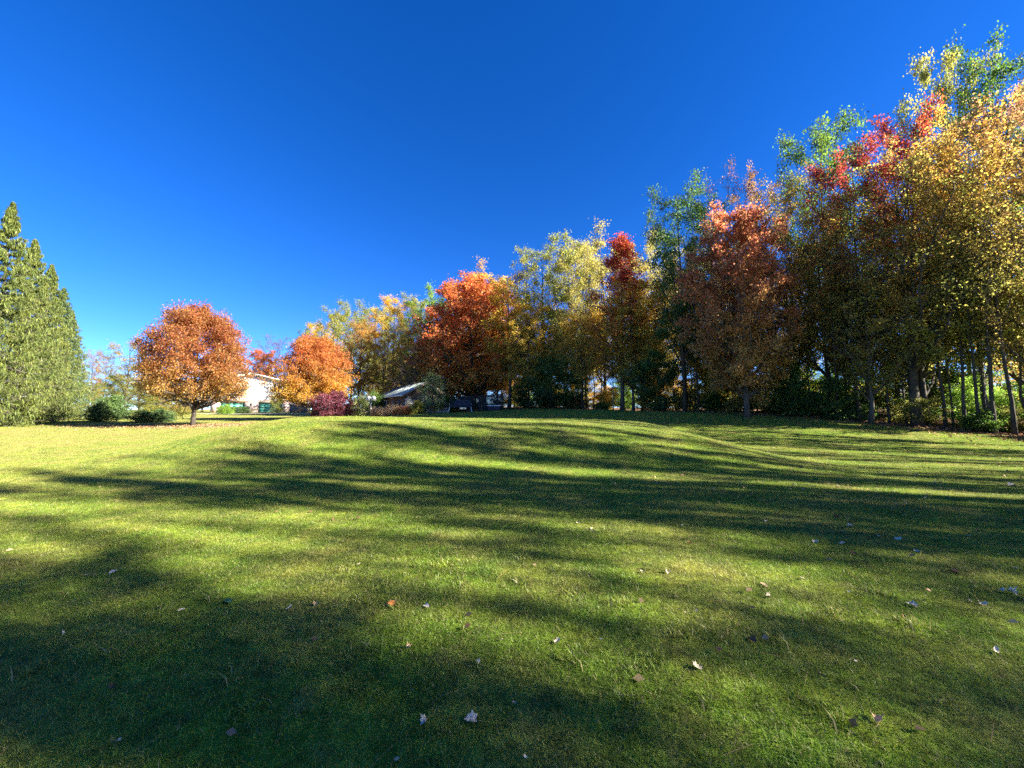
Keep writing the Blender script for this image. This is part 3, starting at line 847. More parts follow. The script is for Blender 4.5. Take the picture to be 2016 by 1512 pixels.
# ------------------------------------------------------------------ far trees and shrubs at the left and round the house
for P_, nm, lb, cat, px, top, d, w, mt in [
    (P_THIN[0], 'far_tree', 'thin olive tree just left of the copper maple', 'tree', 255, 665, 60, 90, 'olive_gold'),
    (P_BARE, 'far_tree', 'bare grey tree in the gap right of the spruces', 'tree', 212, 690, 90, 50, 'purple_brown'),
    (P_THIN[1], 'far_tree', 'dark thin tree touching the last spruce', 'tree', 186, 690, 80, 50, 'brown_gold'),
    (T[1], 'far_tree', 'low green tree in the gap left of the copper maple', 'tree', 225, 735, 85, 60, 'green'),
    (T[2], 'far_tree', 'low yellow-green tree right beside the last spruce', 'tree', 185, 752, 70, 60, 'yellow_green'),
    (P_BARE, 'far_tree', 'bare tree behind the house between two maples', 'tree', 545, 660, 100, 80, 'purple_brown'),
    (P_MAPLE_D, 'far_tree', 'red-orange tree behind the white house', 'tree', 520, 690, 105, 70, 'orange'),
    (T[0], 'far_tree', 'yellow tree behind the trunk of the copper maple', 'tree', 320, 735, 95, 80, 'yellow_green'),
    (T[3], 'far_tree', 'gold tree far behind the house', 'tree', 440, 700, 115, 90, 'gold'),
    (T[2], 'far_tree', 'olive tree far behind the dark shrubs', 'tree', 280, 740, 110, 80, 'olive_gold'),
    (T[1], 'far_tree', 'low yellow tree far behind, left of the copper maple trunk', 'tree', 292, 752, 125, 80, 'yellow_green'),
    (T[2], 'far_tree', 'low gold tree far behind the copper maple trunk', 'tree', 350, 750, 128, 90, 'gold'),
    (T[0], 'far_tree', 'low olive tree far behind the left house corner', 'tree', 402, 748, 130, 80, 'olive_gold'),
    (P_SAP[2], 'small_tree', 'small yellow-green tree right of the house corner', 'tree', 548, 772, 72, 34, 'yellow_green'),
    (P_SAP[0], 'small_tree', 'small dark tree just left behind the copper maple trunk', 'tree', 352, 770, 48, 50, 'olive_gold'),
    (P_BUSH[0], 'shrub', 'dark green domed shrub nearest the spruces', 'shrub', 203, 790, 42, 60, 'shrub_dark'),
    (P_BUSH[0], 'shrub', 'larger dark green shrub on thin stems', 'shrub', 228, 778, 46, 62, 'shrub_dark'),
    (P_BUSH[1], 'shrub', 'dark low shrub in shade left of the copper maple', 'shrub', 290, 806, 42, 60, 'hemlock'),
    (P_BUSH[1], 'shrub', 'dark low shrub in shade touching the copper maple', 'shrub', 322, 804, 43, 44, 'hemlock'),
    (P_BUSH[0], 'shrub', 'low yellow-green bush far behind, left of the copper maple trunk', 'shrub', 305, 797, 66, 60, 'yellow_green'),
    (P_BUSH[1], 'shrub', 'low olive bush far behind the copper maple trunk', 'shrub', 352, 797, 68, 60, 'olive_gold'),
    (P_BUSH[0], 'shrub', 'small yellow-green bush in front of the left garage door', 'shrub', 446, 796, 70, 26, 'bright_green'),
    (P_BUSH[0], 'shrub', 'purple-leaved shrub right of the orange and yellow maple', 'shrub', 662, 770, 43, 88, 'purple'),
    (P_BUSH[1], 'shrub', 'cream and green shrub between the purple one and the birdhouse', 'shrub', 708, 778, 45, 46, 'variegated'),
    (P_BUSH[1], 'shrub', 'dark green shrub behind the birdhouse pole', 'shrub', 738, 770, 50, 45, 'green'),
    (P_SAP[0], 'shrub', 'tall grey-green variegated shrub right of the log shed', 'shrub', 853, 734, 44, 56, 'variegated'),
    (P_BUSH[0], 'shrub', 'yellow-green rounded bush in front of the shed gable', 'shrub', 822, 788, 42.5, 34, 'yellow_green'),
    (P_BUSH[1], 'shrub', 'white-flowered bush at the corner of the log shed', 'shrub', 806, 783, 43, 26, 'cream'),
    (P_BUSH[1], 'shrub', 'russet bush in front of the shed corner', 'shrub', 800, 798, 42, 24, 'rust_brush'),
    (P_BUSH[0], 'shrub', 'dark shrub drooping over the grey stone heap', 'shrub', 880, 778, 45.5, 46, 'green'),
]:
    plant_px(P_, nm, lb, cat, px, top, d, w, mt, BARK)

# ------------------------------------------------------------------ materials of the built things
WHITE = rough_mat('white_siding', (.74, .73, .70), (.82, .81, .78), 3, .6, .1)
BRICK = rough_mat('pale_brick', (.42, .29, .24), (.62, .50, .44), 7, .85, .4, (1, 1, 3))
TEAL = rough_mat('teal_paint', (.06, .27, .22), (.09, .33, .27), 3, .45, .05)
DARK = rough_mat('dark_metal', (.008, .008, .009), (.02, .02, .022), 5, .6, .2)
GLASS = rough_mat('window_glass', (.035, .04, .05), (.06, .065, .08), 1.5, .08, 0)
ROOF_G = rough_mat('green_metal_roof', (.26, .33, .32), (.36, .43, .42), 2, .3, .1, (1, 1, 1), .35)
ROOF_D = rough_mat('dark_shingles', (.08, .075, .07), (.16, .15, .14), 8, .9, .4)
LOG = rough_mat('stained_log', (.09, .06, .048), (.20, .135, .105), 5, .75, .5, (1, 1, 6))
PLANK = rough_mat('grey_plank', (.14, .11, .09), (.25, .20, .17), 5, .8, .4, (6, 6, 1))
STONE = rough_mat('grey_stone', (.17, .17, .16), (.36, .35, .33), 4, .9, .5)
NAVY = rough_mat('navy_fabric', (.012, .015, .028), (.025, .03, .05), 4, .8, .1)
PALE_METAL = rough_mat('pale_metal', (.55, .55, .54), (.72, .72, .70), 4, .4, .1)
ASPHALT = rough_mat('pale_gravel', (.30, .26, .23), (.44, .39, .35), 9, .95, .4)

# driveway in front of the house, a sheet just above the turf
dv = []
for i in range(40):
    t_ = i / 39
    x0 = -66 + 66 * .72 * t_; y0 = 74 - 4 * math.sin(t_ * 3.0)
    dv.append([(x0, y0 + e, gz(x0, y0 + e) + .03) for e in (-1.6, -.5, .6, 1.7)])
mb = MB(); V_ = [p for r_ in dv for p in r_]
mb.add(V_, [(i*4+j, (i+1)*4+j, (i+1)*4+j+1, i*4+j+1) for i in range(39) for j in range(3)])
tag(mb.build('driveway', ASPHALT, smooth=True), kind='structure')

# ------------------------------------------------------------------ white house with two garage doors
p = at(413, 815, 84)
hz_ = gz(p.x, p.y) - .1
house = tag(empty('house', (p.x, p.y, hz_), R(16)), 'white house with brick ground floor and two teal garage doors, partly behind maples', 'house')
W_, D_ = 15.0, 10.0
GD = [(1.7, 6.4), (9.0, 13.6)]
mb = MB()      # brick ground floor with the two door openings
xs = [0, GD[0][0], GD[0][1], GD[1][0], GD[1][1], W_]
for a_, b_ in ((xs[0], xs[1]), (xs[2], xs[3]), (xs[4], xs[5])): mb.box(((a_+b_)/2, .15, 1.2), (b_-a_, .3, 2.4))
mb.box((W_/2, .15, 2.75), (W_, .3, .7)); mb.box((.15, D_/2, 1.55), (.3, D_-.61, 3.1)); mb.box((W_-.15, D_/2, 1.55), (.3, D_-.61, 3.1)); mb.box((W_/2, D_-.15, 1.55), (W_, .3, 3.1))
mb.build('brick_wall', BRICK, house)
for a_, b_ in GD:
    dm = MB(); dm.box(((a_+b_)/2, .40, 1.2), (b_-a_-.02, .06, 2.38))
    door = dm.build('garage_door', TEAL, house)
    pr = MB().box((0, 0, 0), ((b_-a_)/4 - .12, .03, .46))
    pme = None
    for r_ in range(4):
        for c_ in range(4):
            o = pr.build('panel', TEAL, door) if pme is None else link('panel', pme, door)
            pme = o.data
            o.location = (a_ + (b_-a_)*(c_+.5)/4, .36, .32 + r_*.59)
up_h, apex = 7.0, 8.6
wz0, wz1, wx0, wx1 = 5.0, 6.6, 11.7, 13.2
sid = MB()     # siding boards of the gable front, each a course
n_c = 20
for i in range(n_c):
    z0 = 3.1 + (up_h - 3.1) * i / n_c; z1 = 3.1 + (up_h - 3.1) * (i + 1) / n_c - .012
    spans = [(0, wx0), (wx1, W_)] if z1 > wz0 and z0 < wz1 else [(0, W_)]
    for a_, b_ in spans: sid.box(((a_+b_)/2, .06 - .008, (z0+z1)/2), (b_-a_, .16, z1-z0))
sid.prism([(0, -.02, up_h), (W_, -.02, up_h), (W_/2, -.02, apex)], (0, .2, 0))
sid.box((.1, D_/2+.1, (3.1+up_h)/2), (.2, D_-.3, up_h-3.12)); sid.box((W_-.1, D_/2+.1, (3.1+up_h)/2), (.2, D_-.3, up_h-3.12)); sid.box((W_/2, D_-.1, (3.1+up_h)/2), (W_-.42, .2, up_h-3.12))
sid.build('siding', WHITE, house)
win = MB().box(((wx0+wx1)/2, .08, (wz0+wz1)/2), (wx1-wx0-.2, .04, wz1-wz0-.2)).build('window', GLASS, house)
fr = MB()
for x_ in (wx0+.05, wx1-.05, (wx0+wx1)/2): fr.box((x_, .01, (wz0+wz1)/2), (.1 if x_ != (wx0+wx1)/2 else .05, .2, wz1-wz0))
for z_ in (wz0+.05, wz1-.05, (wz0+wz1)/2): fr.box(((wx0+wx1)/2, -.002, z_), (wx1-wx0, .19, .1 if z_ != (wz0+wz1)/2 else .05))
fr.build('frame', WHITE, win)
for s_ in (-1, 1):
    MB().box(((wx0+wx1)/2 + s_*(.75+.25), -.05, (wz0+wz1)/2), (.38, .05, wz1-wz0)).build('shutter', WHITE, house)
rise = (apex - up_h) / (W_ / 2)
roof = MB()
for s_ in (-1, 1):
    ex_ = W_/2 + s_*(W_/2 + .7); ez_ = up_h - .7*rise
    prof = [(W_/2, -.7, apex+.05), (ex_, -.7, ez_+.05), (ex_, -.7, ez_+.3), (W_/2, -.7, apex+.3)]
    roof.prism(prof if s_ > 0 else prof[::-1], (0, D_+1.4, 0))
ro = roof.build('roof', ROOF_D, house)
fa = MB()
for s_ in (-1, 1):
    ex_ = W_/2 + s_*(W_/2 + .72); ez_ = up_h - .72*rise
    prof = [(W_/2, -.76, apex-.05), (ex_, -.76, ez_-.05), (ex_, -.76, ez_+.28), (W_/2, -.76, apex+.28)]
    fa.prism(prof if s_ > 0 else prof[::-1], (0, .055, 0))
fa.build('fascia', WHITE, ro)
sc = MB().box((7.7, -.09, 2.0), (.22, .16, .42)).tube([(7.7, -.09, 2.2), (7.7, -.09, 2.36)], [.14, .02], 6).build('wall_lamp', DARK, house)

# clipped hedge in front of the garage
p = at(459, 815, 74)
g = np.random.default_rng(5)
hp = np.column_stack([g.uniform(-2.9, 2.9, 9000), g.uniform(-.6, .6, 9000), g.uniform(.05, 1.15, 9000)])
face = g.integers(0, 4, 9000)
hp[face == 0, 2] = 1.15; hp[face == 1, 1] = -.6; hp += g.normal(0, .05, hp.shape)
V_, F_ = leaf_cards(g, hp, .12)
hedge = tag(empty('hedge', (p.x, p.y, gz(p.x, p.y))), 'dark flat-topped hedge in front of the garage doors', 'hedge')
link('foliage', mesh_np('hedge_foliage', V_, [F_], [LM['hemlock']], attrs={k: g.uniform(0, 1, 9000) for k in ('rnd', 'rnd2', 'clump', 'hgt')}), hedge)
st = MB()
for i in range(9): st.tube([(-2.6 + i*.65, 0, -.1), (-2.6 + i*.65, .05, 1.0)], [.04, .015], 5)
st.build('stems', BARK, hedge)

# low wooden shelter far right of the house
p = at(587, 808, 80)
sh = tag(empty('shelter', (p.x, p.y, gz(p.x, p.y)), R(8)), 'low brown wooden shelter seen under the orange and yellow maple', 'shelter')
MB().box((0, 1, .8), (3.4, 2, 1.6)).build('wall', PLANK, sh)
MB().prism([(-2, -.3, 1.602), (-2, 2.3, 1.9), (-2, 2.3, 2.0), (-2, -.3, 1.7)], (4, 0, 0)).build('roof', ASPHALT, sh)

# ------------------------------------------------------------------ log shed
c0 = at(796, 817, 46)
shed = tag(empty('log_shed', (c0.x, c0.y, gz(c0.x, c0.y) - .05), R(38)), 'dark log shed with grey-green metal roof in the middle distance', 'shed')
SW, SL, SH, SA = 5.0, 7.8, 2.45, 3.85
ld = SH / 14
log_x = MB().tube([(-.22, 0, 0), (SW+.22, 0, 0)], [ld*.52]*2, 8); log_y = MB().tube([(0, -.22, 0), (0, SL+.22, 0)], [ld*.52]*2, 8)
mx = my = None
for i in range(14):
    for yy in (0, SL):
        o = log_x.build('log', LOG, shed, True) if mx is None else link('log', mx, shed)
        mx = o.data; o.location = (0, yy, ld*(i+.5))
    for xx in (0, SW):
        o = log_y.build('log', LOG, shed, True) if my is None else link('log', my, shed)
        my = o.data; o.location = (xx, 0, ld*(i+.5) + ld*.04)
for i in range(8):
    z_ = SH + ld*(i+.5); hw = SW/2 * (1 - (z_ - SH + ld*.5) / (SA - SH))
    if hw < .15: continue
    for yy in (0, SL):
        MB().tube([(SW/2-hw, yy, z_), (SW/2+hw, yy, z_)], [ld*.52]*2, 8).build('log', LOG, shed, True)
rs = (SA - SH) / (SW/2); ov = .5
rf = MB()
for s_ in (-1, 1):
    ex_ = SW/2 + s_*(SW/2+ov); ez_ = SH - ov*rs
    prof = [(SW/2, -.6, SA+.06), (ex_, -.6, ez_+.06), (ex_, -.6, ez_+.13), (SW/2, -.6, SA+.13)]
    rf.prism(prof if s_ > 0 else prof[::-1], (0, SL+1.2, 0))
ro = rf.build('roof', ROOF_G, shed)
rot_l = Matrix.Rotation(-math.atan(rs), 3, 'Y'); slen = math.hypot(SW/2+ov, (SW/2+ov)*rs)
rib = None
for i in range(14):
    for s_ in (-1, 1):
        rt = Matrix.Rotation(s_*math.atan(rs), 3, 'Y')
        y_ = -.55 + (SL+1.1)*i/13
        MB().box((SW/2 + s_*(SW/2+ov)/2, y_, SA+.15 - (SW/2+ov)*rs/2), (slen, .03, .04), rt).build('seam', ROOF_G, ro)
fb = MB()
for s_ in (-1, 1):
    ex_ = SW/2 + s_*(SW/2+ov+.01); ez_ = SH - ov*rs
    prof = [(SW/2, -.64, SA-.12), (ex_, -.64, ez_-.12), (ex_, -.64, ez_+.12), (SW/2, -.64, SA+.12)]
    fb.prism(prof if s_ > 0 else prof[::-1], (0, .035, 0))
fb.build('bargeboard', LOG, ro)
MB().box((-ov-.01, SL/2, SH-ov*rs+.07), (.04, SL+1.2, .13)).build('eave_trim', PALE_METAL, ro)
dr = MB().box((-.12, 3.6, 1.0), (.06, .95, 2.0)).build('door', PLANK, shed)
MB().box((-.165, 3.6, .55), (.03, .55, .8)).build('pale_board', WHITE, dr)
for y_ in (1.6, 5.8):
    wdw = MB().box((-.11, y_, 1.45), (.03, .6, .85)).build('window', GLASS, shed)
    f_ = MB()
    for dy in (-.33, .33): f_.box((-.12, y_+dy, 1.45), (.07, .07, .98))
    for dz in (-.46, .46): f_.box((-.122, y_, 1.45+dz), (.06, .6, .07))
    f_.build('frame', PALE_METAL if y_ > 3 else PLANK, wdw)
wdw = MB().box((2.7, -.11, 1.6), (.8, .03, 1.0)).build('window', GLASS, shed)
f_ = MB()
for dx in (-.45, .45): f_.box((2.7+dx, -.12, 1.6), (.12, .07, 1.2))
for dz in (-.55, .55): f_.box((2.7, -.122, 1.6+dz), (.8, .06, .1))
f_.build('frame', WHITE, wdw)

# ------------------------------------------------------------------ birdhouse on a pole
p = at(730, 815, 43)
bh = tag(empty('birdhouse', (p.x, p.y, gz(p.x, p.y)), R(-10)), 'white birdhouse on a slender white pole left of the log shed', 'birdhouse')
MB().tube([(0, 0, -.2), (0, 0, 1.75)], [.045, .04], 8).build('pole', PALE_METAL, bh)
for s_ in (-1, 1):
    bx_ = MB().prism([(s_*.29-.19, -.17, 1.76), (s_*.29+.19, -.17, 1.76), (s_*.29+.19, -.17, 2.1), (s_*.29, -.17, 2.28), (s_*.29-.19, -.17, 2.1)], (0, .34, 0)).build('nest_box', WHITE, bh)
    MB().tube([(s_*.29, -.2, 1.98), (s_*.29, -.165, 1.98)], [.06, .06], 10).build('entrance_hole', DARK, bx_)
MB().box((0, 0, 1.745), (1.0, .3, .025)).build('shelf', PLANK, bh)

# ------------------------------------------------------------------ dried flower clumps along the shed
def dried_plant(seed, h, w, ns=34):
    g = np.random.default_rng(seed)
    a0 = np.column_stack([g.normal(0, w*.16, ns), g.normal(0, w*.16, ns), np.full(ns, -.05)])
    a1 = np.column_stack([g.normal(0, w*.36, ns), g.normal(0, w*.36, ns), g.uniform(.5, 1, ns)*h])
    v, f = seg_prisms(a0, a1, np.full(ns, .012), np.full(ns, .006), 4)
    stalks = mesh_np('dried_stalks', v, [f], [LM['tan']], attrs={k: g.uniform(0, 1, len(f)) for k in ('rnd', 'rnd2', 'clump', 'hgt')})
    nn_ = 900; i_ = g.integers(0, ns, nn_); w_ = g.uniform(.15, 1.05, nn_)[:, None]
    pos_ = a0[i_]*(1-w_) + a1[i_]*w_ + g.normal(0, .07, (nn_, 3)); pos_[:, 2] = np.maximum(pos_[:, 2], .02)
    V_, F_ = leaf_cards(g, pos_, .12, .45)
    return stalks, mesh_np('dried_leaves', V_, [F_], [LM['tan']], attrs={k: g.uniform(0, 1, nn_) for k in ('rnd', 'rnd2', 'clump', 'hgt')})
DP = [dried_plant(301, 1.15, 1.0), dried_plant(302, .9, 1.2)]
names_ = ['leftmost dried tan flower clump, beside the birdhouse pole', 'second dried tan flower clump from the birdhouse pole', 'third dried tan flower clump from the birdhouse pole',
          'middle dried tan flower clump below the shed door', 'dried tan flower clump right of the shed door', 'low dried clump by the shed corner', 'rightmost dried tan flower clump, at the shed corner']
for i, px in enumerate((738, 746, 755, 764, 774, 784, 794)):
    p = at(px, 818, 41.5 + .5*math.sin(i*2.2))
    o = tag(empty('dried_flowers', (p.x, p.y, gz(p.x, p.y)), i*1.1, (1, 1, .95 + .25*math.sin(i*1.7))), names_[i], 'dried plant', 'dried flower bed along the shed')
    link('stalks', DP[i % 2][0], o); link('leaves', DP[i % 2][1], o, LM['tan' if i < 5 else 'rust_brush'])

# ------------------------------------------------------------------ heap of grey stones
def rock(seed, r):
    g = np.random.default_rng(seed); nu, nv = 8, 5
    v = [(0, 0, -r*.7)]
    for i in range(1, nv):
        ph = math.pi*i/nv
        for j in range(nu):
            th = 2*math.pi*(j + .5*(i % 2))/nu; k = r*g.uniform(.8, 1.15)
            v.append((math.sin(ph)*math.cos(th)*k*1.2, math.sin(ph)*math.sin(th)*k, -math.cos(ph)*k*.7))
    v.append((0, 0, r*.7)); last = len(v)-1
    f3 = [(0, 1+(j+1) % nu, 1+j) for j in range(nu)] + [(last, last-nu+j, last-nu+(j+1) % nu) for j in range(nu)]
    f4 = [(1+i*nu+j, 1+i*nu+(j+1) % nu, 1+(i+1)*nu+(j+1) % nu, 1+(i+1)*nu+j) for i in range(nv-2) for j in range(nu)]
    return mesh_np('stone', v, [np.array(f3), np.array(f4)], [STONE], False)
ROCKS = [rock(400+i, .26) for i in range(5)]
p = at(865, 815, 45)
heap = tag(empty('stone_heap', (p.x, p.y, gz(p.x, p.y))), 'heap of grey stones between the log shed and black mesh fence', 'stone heap')
g = np.random.default_rng(9)
for row in range(4):
    for j in range(6 - row//2):
        for kk in range(2 if row < 2 else 1):
            o = link('stone', ROCKS[g.integers(5)], heap)
            o.location = (-1.15 + (j + .25*(row % 2))*.42 + row*.06 + g.uniform(-.05, .05), kk*.4 + row*.08, .12 + row*.33)
            o.rotation_euler = (g.uniform(-.4, .4), g.uniform(-.4, .4), g.uniform(0, 6)); s_ = g.uniform(.8, 1.15); o.scale = (s_, s_, s_)

# ------------------------------------------------------------------ black mesh fence, bench and bin
fx0 = at(888, 815, 46.5); fx1 = at(934, 815, 46.2); fx2 = at(990, 815, 45.5)
fence = tag(empty('mesh_fence', (fx0.x, fx0.y, gz(fx0.x, fx0.y))), 'black wire-mesh fence panels in front of the red-orange maple', 'fence')
pts_ = [Vector((q.x - fx0.x, q.y - fx0.y, gz(q.x, q.y) - gz(fx0.x, fx0.y))) for q in (fx0, fx1, fx2)]
for q in (pts_[0], pts_[1], pts_[1] + Vector((.35, -.1, 0)), pts_[2]):
    po = MB().tube([q + Vector((0, 0, -.2)), q + Vector((0, 0, 1.95))], [.045, .045], 8).build('post', DARK, fence)
    MB().tube([q + Vector((0, 0, 1.95)), q + Vector((0, 0, 2.0))], [.055, .02], 8).build('cap', DARK, po)
def mesh_panel(a_, b_):
    for z_ in (.06, 1.82): MB().tube([a_ + Vector((0, 0, z_)), b_ + Vector((0, 0, z_))], [.03, .03], 6).build('rail', DARK, fence)
    ln = (b_ - a_).length; d_ = (b_ - a_) / ln; hh = 1.74; stp = .085
    P0, P1 = [], []
    k = -hh
    while k < ln:
        for sgn in (1, -1):
            s0, s1 = max(k, 0), min(k + hh, ln)
            if s1 - s0 > .02:
                z0, z1 = s0 - k, s1 - k
                if sgn < 0: z0, z1 = hh - z0, hh - z1
                P0.append(a_ + d_*s0 + Vector((0, 0, z0 + .07))); P1.append(a_ + d_*s1 + Vector((0, 0, z1 + .07)))
        k += stp
    n_ = len(P0)
    v, f = seg_prisms(np.array(P0), np.array(P1), np.full(n_, .018), np.full(n_, .018), 4)
    link('wire_mesh', mesh_np('wire_mesh', v, [f], [DARK]), fence)
mesh_panel(pts_[0], pts_[1]); mesh_panel(pts_[1] + Vector((.35, -.1, 0)), pts_[2])

p = at(906, 820, 44.3)
bn = tag(empty('garden_bench', (p.x, p.y, gz(p.x, p.y)), R(6)), 'dark navy garden bench with pale curved legs before the mesh fence', 'bench')
MB().box((0, 0, .62), (2.3, .62, .14)).build('seat', NAVY, bn, bevel=.03)
MB().box((0, .36, 1.05), (2.3, .12, .85), Matrix.Rotation(-.18, 3, 'X')).build('backrest', NAVY, bn, bevel=.03)
for s_ in (-1, 1):
    for t_ in (-1, 1):
        MB().tube([(s_*1.2, t_*.1, .7), (s_*1.22, t_*.22, .45), (s_*1.25, t_*.36, .2), (s_*1.36, t_*.5, -.03)], [.035]*4, 7).build('leg', PALE_METAL, bn, True)
    MB().tube([(s_*1.2, -.3, .9), (s_*1.2, .35, .95)], [.03, .03], 7).build('armrest', PALE_METAL, bn, True)

p = at(973, 818, 44)
bi_ = tag(empty('storage_bin', (p.x, p.y, gz(p.x, p.y)), R(-5)), 'low dark bin with a white lid edge at the right end of the mesh fence', 'bin')
MB().prism([(-.62, -.35, -.03), (.62, -.35, -.03), (.72, -.35, .5), (-.72, -.35, .5)], (0, .7, 0)).build('body', NAVY, bi_, bevel=.02)
MB().box((0, 0, .55), (1.5, .78, .09)).build('lid', WHITE, bi_, bevel=.02)
plant_px(P_BUSH[1], 'shrub', 'white-blooming plant behind the right mesh fence panel', 'shrub', 957, 792, 47.2, 22, 'cream', BARK)

# ------------------------------------------------------------------ fallen leaves that can be picked out
def leaf_mesh(seed, kind):
    g = np.random.default_rng(seed)
    if kind == 'maple':
        lobes = [(0, -.42), (.12, -.30), (.36, -.36), (.34, -.12), (.52, .06), (.33, .14), (.34, .34), (.17, .32), (0, .54)]
        out_ = lobes + [(-x_, y_) for x_, y_ in lobes[-2:0:-1]]
    else:
        out_ = [(.22*math.sin(t_)*(1 + .12*math.cos(t_*7)), -.5*math.cos(t_)) for t_ in np.linspace(0, 2*math.pi, 17)[:-1]]
    ca, cb_ = g.uniform(.5, 2.0), g.uniform(-.8, 1.2)
    def bend(x_, y_): return (x_, y_, ca*x_*x_*1.6 + cb_*y_*y_ + .05*math.sin(7*x_+5*y_))
    v = [bend(0, 0)] + [bend(*q) for q in out_] + [bend(q[0]*.5, q[1]*.5) for q in out_]
    k = len(out_)
    f3 = [(0, 1+k+i, 1+k+(i+1) % k) for i in range(k)]
    f4 = [(1+k+i, 1+i, 1+(i+1) % k, 1+k+(i+1) % k) for i in range(k)]
    b = len(v); v += [(-.008, -.45, .02), (.008, -.45, .02), (.03, -.85, .10), (.02, -.85, .10)]
    f4.append((b, b+1, b+2, b+3))
    return mesh_np('fallen_leaf', v, [np.array(f3), np.array(f4)])
LEAF = {k: [leaf_mesh(500+i+(20 if k == 'maple' else 0), k) for i in range(4)] for k in ('maple', 'oval')}
def dry_leaf(name, a_, b_):
    m = rough_mat(name, a_, b_, 14, 1.0, .2)
    m.node_tree.nodes['Principled BSDF'].inputs['Specular IOR Level'].default_value = .1
    return m
DL = {'white': dry_leaf('dry_leaf_pale', (.44, .37, .26), (.60, .52, .39)), 'cream': dry_leaf('dry_leaf_cream', (.55, .46, .32), (.68, .60, .46)),
      'tan': dry_leaf('dry_leaf_tan', (.38, .26, .14), (.50, .37, .22)), 'brown': dry_leaf('dry_leaf_brown', (.13, .06, .03), (.24, .12, .06)),
      'orange': dry_leaf('dry_leaf_orange', (.45, .14, .04), (.55, .24, .08)), 'green': dry_leaf('leaf_green', (.05, .13, .05), (.09, .19, .08))}
